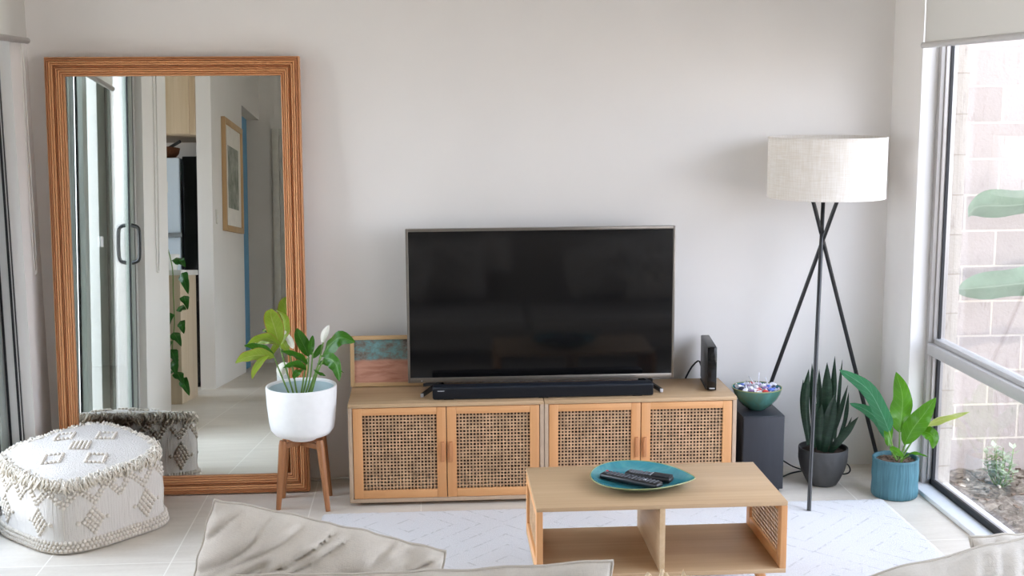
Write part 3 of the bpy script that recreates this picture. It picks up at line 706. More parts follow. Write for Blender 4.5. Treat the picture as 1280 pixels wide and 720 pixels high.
plant_leaf(pl, 'leaf_peace', [(384, 456, -.02), (374, 447, -.05), (363, 442, -.07), (350, 439, -.09)], 13, 'lance', Y=YL, side=(.1, -.7, .7), **LF)
plant_leaf(pl, 'leaf_peace', [(383, 463, -.02), (372, 456, -.05), (362, 457, -.07), (354, 460, -.08)], 12, 'lance', Y=YL, side=(.1, -.6, .8), **LF)
plant_leaf(pl, 'leaf_peace', [(381, 462, -.03), (374, 464, -.06), (369, 469, -.07), (367, 474, -.08)], 9, 'lance', Y=YL, **LF)
plant_leaf(pl, 'leaf_peace', [(402, 446, 0), (412, 432, -.01), (425, 422, -.02), (444, 428, -.05)], 25, 'lance', Y=YL, side=(-.2, -.5, -.85), **LF)
plant_leaf(pl, 'leaf_peace', [(405, 448, -.03), (415, 450, -.06), (422, 461, -.08), (424, 477, -.09)], 19, 'lance', Y=YL, side=(.7, -.4, .4), **LF)
plant_leaf(pl, 'leaf_peace', [(396, 455, .02), (406, 452, .03), (416, 457, .04), (430, 466, .03)], 10, 'lance', Y=YL, side=(.1, -.6, .8), **LF)
plant_leaf(pl, 'leaf_peace', [(389, 444, 0), (389, 434, .01), (390, 426, .01), (391, 419, .0)], 8, 'lance', Y=YL, **LF)
plant_leaf(pl, 'leaf_peace', [(391, 448, .03), (397, 440, .04), (401, 434, .05), (404, 430, .05)], 8, 'lance', Y=YL, **LF)
plant_leaf(pl, 'leaf_peace', [(392, 462, -.05), (399, 466, -.06), (404, 468, -.06), (407, 470, -.06)], 6, 'lance', Y=YL, side=(0, -.5, .8), **LF)
plant_leaf(pl, 'leaf_pale', [(361, 440, .03), (356, 432, .03), (352, 424, .03), (350, 417, .03)], 12, 'lance', Y=YL, **LF)
for pth, wd in (([(367, 436, .03), (363, 428, .03), (359, 421, .02), (356, 413, .01)], 9), ([(403, 429, .02), (405, 420, .02), (408, 413, .02), (411.5, 406, .02)], 9), ([(351, 472, .05), (352, 464, .05), (355, 458, .05), (360, 454, .05)], 14)):
    plant_leaf(pl, 'spathe', pth, wd, 'lance', 'flower', Y=YL, fold=.5, wav=0)

# cabinets
def cane_bm(w, h, nx, ny, y=0, hole=.50, thick=.0016):
    """woven webbing: a lattice of strands with open holes, local X by Z"""
    bm = NB(); cx, cz = w / nx, h / ny
    def yy(i, j): return y + (.0009 if (i + j) % 2 else -.0009)
    gr = [[bm.verts.new((-w / 2 + i * cx, yy(i, j), j * cz)) for j in range(ny + 1)] for i in range(nx + 1)]
    for i in range(nx):
        for j in range(ny):
            mx, mz = -w / 2 + (i + .5) * cx, (j + .5) * cz; k = hole / 2 * rnd.uniform(.86, 1.08); q = k * .98
            inn = [bm.verts.new((mx + sx * cx * k, y, mz + sz * cz * q)) for sx, sz in ((-1, -1), (1, -1), (1, 1), (-1, 1))]
            out = (gr[i][j], gr[i + 1][j], gr[i + 1][j + 1], gr[i][j + 1])
            for a in range(4): bm.faces.new((out[a], out[(a + 1) % 4], inn[(a + 1) % 4], inn[a]))
    return bm
def add_thick(o, t):
    md = o.modifiers.new('thickness', 'SOLIDIFY'); md.thickness = t; md.offset = 0
CY0, CY1, CZ0, CZ1 = -.407, -.065, .015, .430; TH = .016
def make_cabinet(x0):
    x1 = x0 + .797
    t = thing('rattan_cabinet', 'x', 'cabinet', ((x0 + x1) / 2, (CY0 + CY1) / 2, 0), 'pair of low rattan cabinets')
    bm = NB(); box(bm, x0, x1, CY0, CY1, CZ1 - TH, CZ1, .0015); obj('top_board', bm, 'oak_x', t)
    bm = NB(); box(bm, x0, x1, CY0, CY1, CZ0, CZ0 + TH, .0015); obj('bottom_board', bm, 'oak_edge', t)
    for a in (x0, x1 - TH):
        bm = NB(); box(bm, a, a + TH, CY0, CY1, CZ0 + TH, CZ1 - TH, .001); obj('side_board', bm, 'oak_edge', t)
    bm = NB(); box(bm, x0 + TH, x1 - TH, CY1 - .008, CY1, CZ0 + TH, CZ1 - TH); obj('back_board', bm, 'cabinet_dark', t)
    bm = NB(); box(bm, x0 + TH, x1 - TH, CY0 + .04, CY1 - .01, .21, .222); obj('shelf', bm, 'cabinet_dark', t)
    for fx in (x0 + .06, x1 - .06):
        for fy in (CY0 + .06, CY1 - .04):
            bm = NB(); box(bm, fx - .02, fx + .02, fy - .02, fy + .02, 0, CZ0, .002); obj('foot', bm, 'black_plastic', t)
    z0, z1 = CZ0 + TH + .001, CZ1 - TH - .0025; xm = (x0 + x1) / 2
    for k, (a, b_) in enumerate(((x0 + TH + .0025, xm - .0018), (xm + .0018, x1 - TH - .0025))):
        yf, yb, sw = CY0 + .002, CY0 + .022, .038
        bm = NB(); box(bm, a, a + sw, yf, yb, z0, z1, .0012); dr = obj('door', bm, 'pine_z', t)
        bm = NB(); box(bm, b_ - sw, b_, yf, yb, z0, z1, .0012); obj('door_stile', bm, 'pine_z', dr)
        for p, q in ((z0, z0 + sw - .004), (z1 - .03, z1)):
            bm = NB(); box(bm, a + sw, b_ - sw, yf + .0006, yb, p, q, .0012); obj('door_rail', bm, 'pine_x', dr)
        w, h = b_ - a - 2 * sw, z1 - .03 - (z0 + sw - .004)
        bm = cane_bm(w + .004, h + .004, 22, 23, 0, .58); bmesh.ops.translate(bm, vec=((a + b_) / 2, yf + .008, z0 + sw - .006), verts=bm.verts[:])
        add_thick(obj('cane_panel', bm, 'cane', dr, 180), .002)
        hx = b_ - .022 if k == 0 else a + .008
        bm = NB(); box(bm, hx, hx + .014, yf - .011, yf + .001, .183, .268, .003); obj('handle', bm, 'handle', dr)
    return t
c1 = make_cabinet(-.350); c2 = make_cabinet(.4495)
c1['label'] = 'low rattan fronted cabinet under the left half of the television, beside the potted lily'
c2['label'] = 'low rattan fronted cabinet under the right half of the television, beside the black speaker'

# television
tv = thing('television', 'large flat black television with thin grey frame on the cabinets', 'television', (.457, -.185, .430))
TX0, TX1, TZ0, TZ1, TY = -.1085, 1.0223, .466, 1.117, -.200
bm = NB(); box(bm, TX0 + .010, TX1 - .010, TY + .002, TY + .01, TZ0 + .020, TZ1 - .011); obj('screen', bm, 'screen', tv, 0)
bm = NB(); box(bm, TX0, TX0 + .0105, TY, TY + .028, TZ0, TZ1, .0015); box(bm, TX1 - .0105, TX1, TY, TY + .028, TZ0, TZ1, .0015)
box(bm, TX0 + .01, TX1 - .01, TY, TY + .028, TZ1 - .0115, TZ1, .0015); box(bm, TX0 + .01, TX1 - .01, TY, TY + .028, TZ0, TZ0 + .021, .0015); obj('bezel', bm, 'tv_frame', tv)
bm = NB(); box(bm, TX0 + .004, TX1 - .004, TY + .01, TY + .036, TZ0 + .004, TZ1 - .004, .004); box(bm, TX0 + .12, TX1 - .12, TY + .034, TY + .07, TZ0 + .02, TZ0 + .36, .012); obj('back_cover', bm, 'black_plastic', tv)
for sx, xf in ((-1, TX0 + .105), (1, TX1 - .105)):
    bm = NB(); xt = xf + sx * .046
    if sx > 0: xt = .949
    yt = -.312
    for p, q in (((xf - sx * .03, TY + .02, TZ0 - .004), (xt, yt, .4405)), ((xf - sx * .03, TY + .02, TZ0 - .004), (xt - sx * .01, -.128, .4405)), ((xf - sx * .03, TY + .02, TZ0 + .01), (xf - sx * .04, TY + .02, TZ0 - .016))):
        p, q = Vector(p), Vector(q); r_ = []
        for s in (0, .5, 1):
            c = p.lerp(q, s); hgt = .012 - .004 * s; r_.append([bm.verts.new(c + Vector((dx, 0, dz))) for dx, dz in ((-.006, -hgt), (.006, -hgt), (.006, hgt * .8), (-.006, hgt * .8))])
        ring_skin(bm, r_)
    ft = obj('foot', bm, 'black_plastic', tv)
    bm = NB(); box(bm, xt - .0062, xt + .0062, yt - .004, yt + .001, .4315, .447, .001); obj('foot_tip', bm, 'silver', ft)
bm = NB(); ball(bm, (TX0 + .058, TY - .0005, TZ0 + .008), .003, 1); obj('indicator_light', bm, 'silver', tv)
sb = thing('soundbar', 'long black soundbar in front of the television on the cabinets', 'soundbar', (.45, -.335, .430))
SX0, SX1 = -.006, .906
bm = NB(); box(bm, SX0, SX1, -.366, -.298, .433, .483, .007, 3); obj('body', bm, 'bar_top', sb)
bm = NB(); box(bm, SX0 + .001, SX1 - .001, -.371, -.340, .434, .4785, .006, 3); obj('grille', bm, 'cloth_grille', sb)
bm = NB(); box(bm, SX0 + .02, SX0 + .048, -.3716, -.3705, .4685, .4708); obj('badge', bm, 'silver', sb)
for x in (.06, .45, .84):
    bm = NB(); box(bm, x - .02, x + .02, -.36, -.31, .430, .434, .001); obj('foot', bm, 'black_plastic', sb)
rt = thing('router', 'slim black router box standing upright on the right end of the cabinets', 'router', (1.174, -.185, .430), rot=(0, 0, -math.atan2(.026, .259)))
bm = NB(); box(bm, -.0185, .0185, -.128, .128, .004, .192, .004); obj('body', bm, 'black_plastic', rt, local=True)
bm = NB(); box(bm, -.0195, .0195, -.134, -.127, .006, .190, .003); fp = obj('front_panel', bm, 'black_gloss', rt, local=True)
bm = NB(); box(bm, -.010, .012, -.1345, -.1338, .012, .017); obj('badge', bm, 'silver', fp, local=True)
bm = NB(); box(bm, -.022, .022, -.10, .10, 0, .006, .002); obj('stand_foot', bm, 'black_matt', rt, local=True)
bm = NB(); tube(bm, smooth_path([(1.176, -.05, .475), (1.165, -.028, .50), (1.13, -.014, .455), (1.10, -.013, .37), (1.09, -.014, .2), (1.085, -.016, .05), (1.10, -.03, .005), (1.2, -.028, .005)], 20), .004, 7); solo('router_cable', bm, 'cord', 'thin black cable running down behind the black router', 'cable', (1.13, -.02, 0), ang=180)

# small art print behind the television
ar = thing('framed_art', 'small framed abstract print in teal and pink, leaning behind the television', 'picture', (-.16, -.098, .4315), rot=(math.radians(-6), 0, 0))
aw, ah = .39, .218
for x in (-aw / 2, aw / 2 - .017):
    bm = NB(); box(bm, x, x + .017, -.010, .010, 0, ah, .001); obj('frame_rail', bm, 'frame_oak', ar, local=True)
for z in (0, ah - .017):
    bm = NB(); box(bm, -aw / 2 + .017, aw / 2 - .017, -.010, .010, z, z + .017, .001); obj('frame_rail', bm, 'frame_oak_x', ar, local=True)
bm = NB(); box(bm, -aw / 2 + .016, aw / 2 - .016, -.004, .006, .016, ah - .016); obj('print', bm, 'print', ar, 0, local=True)

# coffee table
ct = thing('coffee_table', 'low oak coffee table with open shelf and woven cane sides on the rug', 'table', (.719, -1.372, .0155))
QX0, QX1, QY0, QY1, QT, QS = .3163, 1.1214, -1.589, -1.154, .379, .155
bm = NB(); box(bm, QX0, QX1, QY0, QY1, QT - .014, QT, .0015); obj('tabletop', bm, 'oak_x', ct)
bm = NB(); box(bm, QX0, QX1, QY0, QY1, QS - .015, QS, .0015); obj('shelf', bm, 'oak_x', ct)
bm = NB(); box(bm, .7095, .7270, QY0 + .001, QY1 - .001, QS, QT - .014, .001); obj('divider', bm, 'oak_y', ct)
for s, x0 in ((-1, QX0), (1, QX1 - .020)):
    bm = NB(); box(bm, x0, x0 + .020, QY0, QY0 + .042, QS, QT - .014, .0012); sf = obj('side_frame', bm, 'pine_z', ct)
    bm = NB(); box(bm, x0, x0 + .020, QY1 - .042, QY1, QS, QT - .014, .0012); obj('side_stile', bm, 'pine_z', sf)
    for p, q in ((QS, QS + .036), (QT - .042, QT - .014)):
        bm = NB(); box(bm, x0 + .0005, x0 + .0195, QY0 + .042, QY1 - .042, p, q, .0012); obj('side_rail', bm, 'pine_y', sf)
    w, h = QY1 - QY0 - .08, QT - .042 - QS - .034
    bm = cane_bm(w, h, 25, 10, 0, .62); bmesh.ops.rotate(bm, matrix=Matrix.Rotation(PI / 2, 3, 'Z'), verts=bm.verts[:]); bmesh.ops.translate(bm, vec=(x0 + .010, (QY0 + QY1) / 2, QS + .035), verts=bm.verts[:])
    add_thick(obj('cane_panel', bm, 'cane', sf, 180), .002)
for lx in (QX0 + .075, QX1 - .075):
    for ly in (QY0 + .06, QY1 - .06):
        sx = .03 if lx > .7 else -.03; sy = .02 if ly > -1.37 else -.02
        bm = NB(); tube(bm, [(lx + sx, ly + sy, .0150), (lx + sx * .5, ly + sy * .5, .075), (lx, ly, .140)], [.011, .015, .019], 14); obj('leg', bm, 'pine_z', ct)

# plate and remotes
pu, pv = Vector((.959, -.283, 0)), Vector((.283, .959, 0)); pcn = Vector((.690, -1.372, 0))
def plate_pt(th, s, z):
    c = math.cos(th); x = .174 * c; y = .158 * math.sin(th) * (1 - .22 * c - .30 * max(0, c) ** 3)
    return pcn + (pu * x + pv * y) * s + Vector((0, 0, z))
pt = thing('plate', 'teal glazed teardrop plate on the coffee table', 'plate', (pcn.x, pcn.y, .379))
prof = [(.02, .387), (.35, .387), (.62, .389), (.82, .397), (.95, .4075), (1.0, .4115)]; und = [(.985, .4075), (.8, .392), (.62, .3825), (.56, .3792), (.02, .3792)]
bm = NB(); rings = [[bm.verts.new(plate_pt(2 * PI * i / 72, s, z)) for i in range(72)] for s, z in prof]; ring_skin(bm, rings, False); bm.faces.new(rings[0]); obj('plate_face', bm, 'teal', pt, 180)
bm = NB(); rings = [[bm.verts.new(plate_pt(2 * PI * i / 72, s, z)) for i in range(72)] for s, z in und]; ring_skin(bm, rings, False); bm.faces.new(rings[-1]); obj('underside', bm, 'teal_green', pt, 180)
bm = NB(); tube(bm, [plate_pt(2 * PI * i / 96, .995, .410) for i in range(97)], .0020, 8, False); obj('rim', bm, 'olive_rim', pt, 180)
def remote(label, a, b_, w, zc, rows, cover):
    a, b_ = Vector((*a, 0)), Vector((*b_, 0)); ln = (b_ - a).length; an = math.atan2((b_ - a).y, (b_ - a).x)
    t = thing('remote_control', label, 'remote', ((a.x + b_.x) / 2, (a.y + b_.y) / 2, zc), rot=(0, 0, an))
    bm = NB(); box(bm, -ln / 2, ln / 2, -w / 2, w / 2, 0, .019, .0075, 3); obj('body', bm, 'black_plastic', t, local=True)
    bm = NB(); bs = (w - .010) / 4
    for i in range(rows):
        for j in range(4):
            if (i * 7 + j * 3) % 11 == 0: continue
            x, y = -ln / 2 + .014 + i * (ln - .03) / max(1, rows - 1) * (.55 if cover else 1), -w / 2 + .005 + (j + .5) * bs
            box(bm, x - .0032, x + .0032, y - bs * .30, y + bs * .30, .0185, .0215, .001, 1)
    obj('buttons', bm, 'button', t, local=True)
    if cover:
        bm = NB(); box(bm, ln * .08, ln / 2 - .004, -w / 2 + .003, w / 2 - .003, .0185, .0225, .0015); obj('flap', bm, 'black_matt', t, local=True)
        bm = NB(); box(bm, ln * .055, ln * .075, -w / 2 + .006, w / 2 - .006, .0186, .0215, .0008, 1); obj('silver_strip', bm, 'silver', t, local=True)
    else:
        bm = NB(); tube(bm, [(-ln / 2 + .012, w * .22, .018), (-ln / 2 + .012, w * .22, .0225)], .004, 10); obj('power_button', bm, 'red', t, local=True)
        bm = NB(); box(bm, ln * .22, ln * .26, -.006, .004, .0186, .0216, .0008, 1); obj('logo_plate', bm, 'silver', t, local=True)
remote('long black remote control with red power button, nearer on the teal plate', (.560, -1.338), (.730, -1.478), .046, .3965, 15, False)
remote('shorter black remote control with silver strip, further back on the teal plate', (.642, -1.326), (.781, -1.414), .044, .3945, 9, True)

# subwoofer
sp = thing('subwoofer', 'tall black box speaker on the floor right of the cabinets', 'speaker', (1.374, -.215, 0))
bm = NB(); box(bm, 1.285, 1.464, -.358, -.06, .012, .331, .003); obj('body', bm, 'speaker', sp)
bm = NB(); box(bm, 1.288, 1.461, -.3635, -.357, .016, .327, .002); obj('front_panel', bm, 'speaker', sp)
for x in (1.305, 1.444):
    for y in (-.33, -.09):
        bm = NB(); tube(bm, [(x, y, 0), (x, y, .013)], .012, 12); obj('foot', bm, 'black_plastic', sp)
# bowl of sweets
bc = Vector((1.375, -.235, .331)); bo = thing('bowl', 'green glazed bowl of sweets on top of the black speaker', 'bowl', bc)
bm = NB(); lathe(bm, [(0, .0), (.036, .0), (.040, .004), (.062, .020), (.086, .048), (.099, .072), (.1055, .094)], 64, bc); obj('outside', bm, 'teal_green', bo, 180)
bm = NB(); lathe(bm, [(.1025, .094), (.095, .071), (.082, .049), (.056, .024), (.03, .011), (0, .008)], 64, bc); obj('inside', bm, 'teal', bo, 180)
bm = NB(); tube(bm, [bc + Vector((.104 * math.cos(2 * PI * i / 64), .104 * math.sin(2 * PI * i / 64), .0945)) for i in range(65)], .0024, 8, False); obj('rim', bm, 'olive_rim', bo, 180)
for nm, col in (('candy_white', (236, 236, 244)), ('candy_red', (206, 70, 66)), ('candy_blue', (90, 116, 200)), ('candy_purple', (150, 120, 170)), ('candy_dark', (60, 66, 90))): MAT[nm] = plain(nm, col, .3, 0, .5, .12, 160)
protos = {}
def sweet(kind, label, group, p, rot):
    if kind not in protos:
        o = thing('wrapped_sweet', label, 'sweet', p, group)
        bm = NB(); ball(bm, (0, 0, 0), .0115, 2, (1.25, .85, .8)); obj('candy', bm, 'candy_' + kind, o, 180, True)
        for s in (-1, 1):
            bm = NB(); ring = [bm.verts.new((s * .024, .011 * math.cos(PI * 2 * i / 10) * (1 + .25 * (i % 2)), .008 * math.sin(PI * 2 * i / 10))) for i in range(10)]; c = bm.verts.new((s * .012, 0, 0)); c2 = bm.verts.new((s * .019, 0, 0))
            for i in range(10): bm.faces.new((ring[i], ring[(i + 1) % 10], c)); bm.faces.new((ring[(i + 1) % 10], ring[i], c2))
            obj('wrapper_twist', bm, 'candy_white', o, 60, True); protos[kind] = o
    else:
        src = protos[kind]; o = src.copy(); C.objects.link(o)
        for ch in list(src.children): c = ch.copy(); C.objects.link(c); c.parent = o
        o.location = p; o['label'] = label
    o.rotation_euler = rot; return o
NAMES = {'white': 'white wrapped sweet among the sweets in the green bowl', 'red': 'red wrapped sweet among the sweets in the green bowl', 'blue': 'blue wrapped sweet among the sweets in the green bowl', 'purple': 'purple wrapped sweet among the sweets in the green bowl', 'dark': 'dark navy wrapped sweet among the sweets in the green bowl'}
kinds = ['white', 'white', 'purple', 'white', 'dark', 'white', 'red', 'white', 'blue', 'white', 'dark', 'white', 'purple']
spots = []
for lay, (rr, zz, cnt) in enumerate(((.030, .044, 5), (.066, .070, 12), (.030, .073, 6), (.0, .096, 1), (.036, .093, 6), (.072, .092, 15))):
    for i in range(cnt):
        a = 2 * PI * (i + .37 * lay) / cnt; spots.append(bc + Vector((rr * math.cos(a), rr * math.sin(a), zz + rnd.uniform(-.002, .003))))
fixed = {}
for i, p in enumerate(spots):
    k = kinds[i % len(kinds)]
    d = p - bc
    if d.y < -.03 and abs(d.x) < .02 and d.z > .06: k = 'red'
    if d.y < -.01 and d.x > .04: k = 'blue'
    sweet(k, NAMES[k], k + ' wrapped sweets in the green bowl', p, (rnd.uniform(-.5, .5), rnd.uniform(-.4, .4), rnd.uniform(0, PI)))
for lab, a, b_, mt in (('lollipop with a white stick leaning left, in the green bowl', (-.008, -.02, .098), (-.034, .012, .142), 'candy_white'), ('lollipop with a white stick standing upright at the back of the green bowl', (.014, .03, .098), (.020, .045, .148), 'candy_purple'), ('lollipop with a white stick at the right side of the green bowl', (.048, -.01, .096), (.036, .002, .138), 'candy_blue')):
    lp = thing('lollipop', lab, 'lollipop', bc + Vector(a), 'lollipops in the green bowl')
    bm = NB(); ball(bm, bc + Vector(a), .011, 2); obj('candy', bm, mt, lp, 180)
    bm = NB(); tube(bm, [bc + Vector(a), bc + Vector(b_)], .0021, 8); obj('stick', bm, 'candy_white', lp, 180)

# floor lamp
lx, ly = 1.634, -.275; ZB, ZT = 1.236, 1.486; LR = .240
fl = thing('floor_lamp', 'black tripod floor lamp with large white drum shade by the window', 'lamp', (lx, ly, 0))
bm = NB(); lathe(bm, [(LR, ZB), (LR, ZT), (LR - .003, ZT), (LR - .003, ZB)], 96, (lx, ly, 0), True); obj('lamp_shade', bm, 'shade', fl)
bm = NB()
for z in (ZB + .004, ZT - .004): lathe(bm, [(LR + .0008, z - .004), (LR + .0012, z), (LR + .0008, z + .004), (LR - .004, z + .004), (LR - .004, z - .004)], 96, (lx, ly, 0), True)
obj('shade_trim', bm, 'shade', fl)
ltops = [((1.49, -.64, .012), (1.642, -.22, 1.26)), ((1.972, -.128, 0), (1.563, -.30, 1.26)), ((1.345, -.072, 0), (1.678, -.325, 1.26))]
for a, b_ in ltops:
    bm = NB(); tube(bm, [a, b_], .0085, 14); obj('leg', bm, 'lamp_leg', fl)
bm = NB(); lathe(bm, [(.0, 1.255), (.125, 1.255), (.125, 1.263), (0, 1.263)], 32, (lx, ly, 0)); tube(bm, [(lx, ly, 1.25), (lx, ly, 1.34)], .018, 14)
for k in range(3):
    a = PI / 2 + k * 2 * PI / 3; tube(bm, [(lx, ly, 1.30), (lx + (LR - .002) * math.cos(a), ly + (LR - .002) * math.sin(a), 1.30)], .003, 6)
obj('lamp_fitting', bm, 'lamp_leg', fl)
bm = NB(); lathe(bm, [(0, 1.34), (.013, 1.34), (.016, 1.355), (.03, 1.385), (.03, 1.405), (.02, 1.425), (0, 1.433)], 24, (lx, ly, 0)); obj('bulb', bm, 'alu_white', fl)

# snake plant
sx, sy = 1.663, -.262; YS = sy
sn = thing('potted_snake_plant', 'dark green snake plant in a charcoal pot behind the lamp leg', 'plant', (sx, sy, 0))
def dim(a, z): return 1 + .012 * math.sin(a * 16 + z * 90) * math.sin(z * 70) * (1 if .02 < z < .14 else 0)
bm = NB(); lathe(bm, [(0, 0), (.055, 0), (.062, .004)] + [(.062 + .042 * math.sin(min(1, (z - .004) / .125) * PI / 2), z) for z in [.004 + .0095 * k for k in range(1, 16)]] + [(.1045, .160), (.1035, .164), (.0985, .163), (.097, .150), (.095, .135)], 96, (sx, sy, 0), False, dim); obj('pot', bm, 'grey_pot', sn, 60)
bm = NB(); lathe(bm, [(.0965, .142), (.05, .146), (0, .148)], 40, (sx, sy, 0)); obj('soil', bm, 'soil', sn)
SNK = [((1012, 556), (1007, 506), (1011, 461), 12, -.02, 0), ((1011, 556), (1004, 512), (1004, 474), 8, .03, .02), ((1018, 556), (1016, 505), (1015, 454), 9, .03, .03), ((1022, 558), (1025, 505), (1024, 461), 10, .01, .03),
       ((1031, 562), (1034, 505), (1034, 453), 15, .0, .0), ((1035, 552), (1041, 500), (1043.6, 445), 9, .03, .02), ((1044, 552), (1049, 500), (1053, 449), 7, .05, .05), ((1029, 565), (1036, 530), (1044, 492), 16, -.05, -.06),
       ((1037, 557), (1049, 522), (1060, 481), 8, .02, .03), ((1047, 553), (1057, 525), (1061, 490), 7, .05, .06), ((1037, 566), (1052, 547), (1073, 521), 11, -.04, -.05), ((1050, 556), (1058, 541), (1065, 521), 6, .03, .05), ((1025, 563), (1024, 535), (1027, 505), 12, -.04, -.04), ((1017, 560), (1020, 530), (1018, 498), 11, -.03, -.03)]
for i, (a, b_, c, wd, y0, y1) in enumerate(SNK):
    P = [at(a[0], a[1], YS + y0 * .8), at(b_[0], b_[1], YS + (y0 + y1) / 2), at(c[0], c[1], YS + y1)]
    obj('leaf', leaf_bm(P, wd / FPX * 5.1 * .95, (1, .5 * math.sin(i * 2.4), 0), 'sword', .35, .03, 0, 18, 6, i), 'leaf_snake', sn, 180, normals=False)

# broad-leaved plant in the blue pot
ux, uy = 1.914, -.440; YU = uy
an = thing('potted_broadleaf_plant', 'bright green broad leaved plant in a ribbed blue pot by the window', 'plant', (ux, uy, 0))
def rib(a, z): return 1 + .006 * math.sin(a * 46 + 2 * math.sin(z * 30 + a * 3)) * (1 if z < .158 else 0)
bm = NB(); lathe(bm, [(0, 0), (.086, 0), (.0925, .005)] + [(.0935 + .001 * math.sin(k), .005 + k * .0125) for k in range(1, 13)] + [(.0945, .162), (.0925, .166), (.0865, .166), (.0845, .161), (.084, .145), (.083, .135)], 192, (ux, uy, 0), False, rib); obj('pot', bm, 'blue_pot', an, 60)
bm = NB(); lathe(bm, [(.0845, .142), (.04, .147), (0, .149)], 40, (ux, uy, 0))
for k in range(120):
    a, r = rnd.uniform(0, 2 * PI), .078 * math.sqrt(rnd.random()); box(bm, -.007, .007, -.004, .004, -.002, .003, 0, 1, Matrix.Translation((ux + r * math.cos(a), uy + r * math.sin(a), .149)) @ Matrix.Rotation(rnd.uniform(0, 6), 4, 'Z') @ Matrix.Rotation(rnd.uniform(-.6, .6), 4, 'X'))
obj('soil', bm, 'bark', an, 0)
for s in ([(1121, 577, 0), (1116, 560, -.01), (1111, 538, -.02)], [(1122, 577, .01), (1124, 560, .01), (1124.5, 538, .01)], [(1125, 577, 0), (1129, 562, 0), (1134, 550, -.01)], [(1124, 578, .02), (1136, 558, .02), (1149, 538, .02)], [(1120, 577, .02), (1114, 562, .03), (1110, 548, .03)], [(1126, 578, -.03), (1131, 572, -.05), (1136, 569, -.06)]):
    plant_stem(an, s, YU, .0045, r2=.003)
LU = dict(fold=.18, wav=.12)
plant_leaf(an, 'leaf_bluish_sheen', [(1112, 541, -.02), (1102, 516, -.04), (1084, 486, -.05), (1049, 462, -.06)], 20, 'long', Y=YU, side=(.75, -.2, .6), **LU)
plant_leaf(an, 'leaf_bluish_sheen', [(1112, 552, .03), (1101, 530, .03), (1085, 514, .02), (1062, 504, .0)], 14, 'long', Y=YU, side=(.6, -.3, .8), **LU)
plant_leaf(an, 'leaf_anth', [(1124.5, 541, .01), (1127, 520, .02), (1128, 494, .02), (1120, 465, -.01)], 31, 'lance', Y=YU, **LU)
plant_leaf(an, 'leaf_anth', [(1130, 556, -.01), (1141, 536, -.02), (1155, 518, -.03), (1170, 497, -.05)], 27, 'lance', Y=YU, side=(.75, -.3, .55), **LU)
plant_leaf(an, 'leaf_lime', [(1146, 540, .02), (1164, 529, .0), (1185, 522, -.03), (1212, 515, -.08)], 15, 'lance', Y=YU, side=(.2, -.6, .8), **LU)
plant_leaf(an, 'leaf_anth', [(1148, 540, .02), (1160, 541, -.01), (1167, 548, -.03), (1166, 561, -.04)], 18, 'lance', Y=YU, side=(.8, -.4, .3), **LU)
plant_leaf(an, 'leaf_anth', [(1129, 571, -.05), (1139, 566, -.07), (1150, 567, -.09), (1160, 571, -.10)], 9, 'lance', Y=YU, side=(0, -.8, .6), **LU)
plant_leaf(an, 'leaf_anth', [(1112, 560, -.03), (1119, 563, -.06), (1125, 567, -.08), (1130, 573, -.085)], 11, 'lance', Y=YU, side=(.3, -.6, .7), **LU)
plant_leaf(an, 'leaf_anth', [(1110, 558, .01), (1111, 545, .02), (1111, 534, .02), (1109, 524, .02)], 13, 'lance', Y=YU, **LU)

# cables on the floor
bm = NB(); P = smooth_path([(1.46, -.10, .035), (1.50, -.06, .05), (1.55, -.03, .038), (1.60, -.05, .012), (1.66, -.10, .005), (1.76, -.15, .005), (1.80, -.19, .02), (1.805, -.20, .045), (1.79, -.17, .06), (1.74, -.10, .03), (1.66, -.075, .005), (1.57, -.12, .005), (1.50, -.18, .005), (1.462, -.17, .012)], 60)
tube(bm, P, .0033, 7); solo('power_cord', bm, 'cord', 'loose black cord looping on the floor behind the charcoal pot', 'cable', (1.62, -.1, 0), ang=180)
bm = NB(); tube(bm, smooth_path([(-.545, -.035, .005), (-.5, -.05, .005), (-.44, -.03, .005), (-.38, -.025, .005), (-.2, -.028, .005)], 24), .0045, 7); solo('white_cable', bm, 'white_cord', 'white cable lying along the foot of the wall beside the cabinets', 'cable', (-.4, -.03, 0), ang=180)

# ------------------------------------------------------------------ sofa, cushions, throw (seen from behind)
so = thing('sofa', 'grey beige linen sofa facing the television, under the cushions', 'sofa', (.42, -2.9, 0))
bm = NB(); box(bm, -.80, 1.98, -3.30, -2.50, .12, .235, .03, 3); obj('base', bm, 'sofa', so)
bm = NB(); box(bm, -.80, 1.98, -3.34, -3.145, .28, .735, .05, 4); obj('backrest', bm, 'sofa', so)
for x0 in (-.66, .59):
    bm = NB(); box(bm, x0, x0 + 1.24, -3.13, -2.46, .23, .316, .035, 4); obj('seat_cushion', bm, 'sofa', so)
for x0 in (-.82, 1.85):
    bm = NB(); box(bm, x0, x0 + .15, -3.28, -2.50, .12, .44, .04, 4); obj('arm', bm, 'sofa', so)
for x in (-.7, 1.88):
    for y in (-3.22, -2.58):
        bm = NB(); tube(bm, [(x, y, 0), (x, y, .125)], [.018, .026], 12); obj('leg', bm, 'walnut', so)
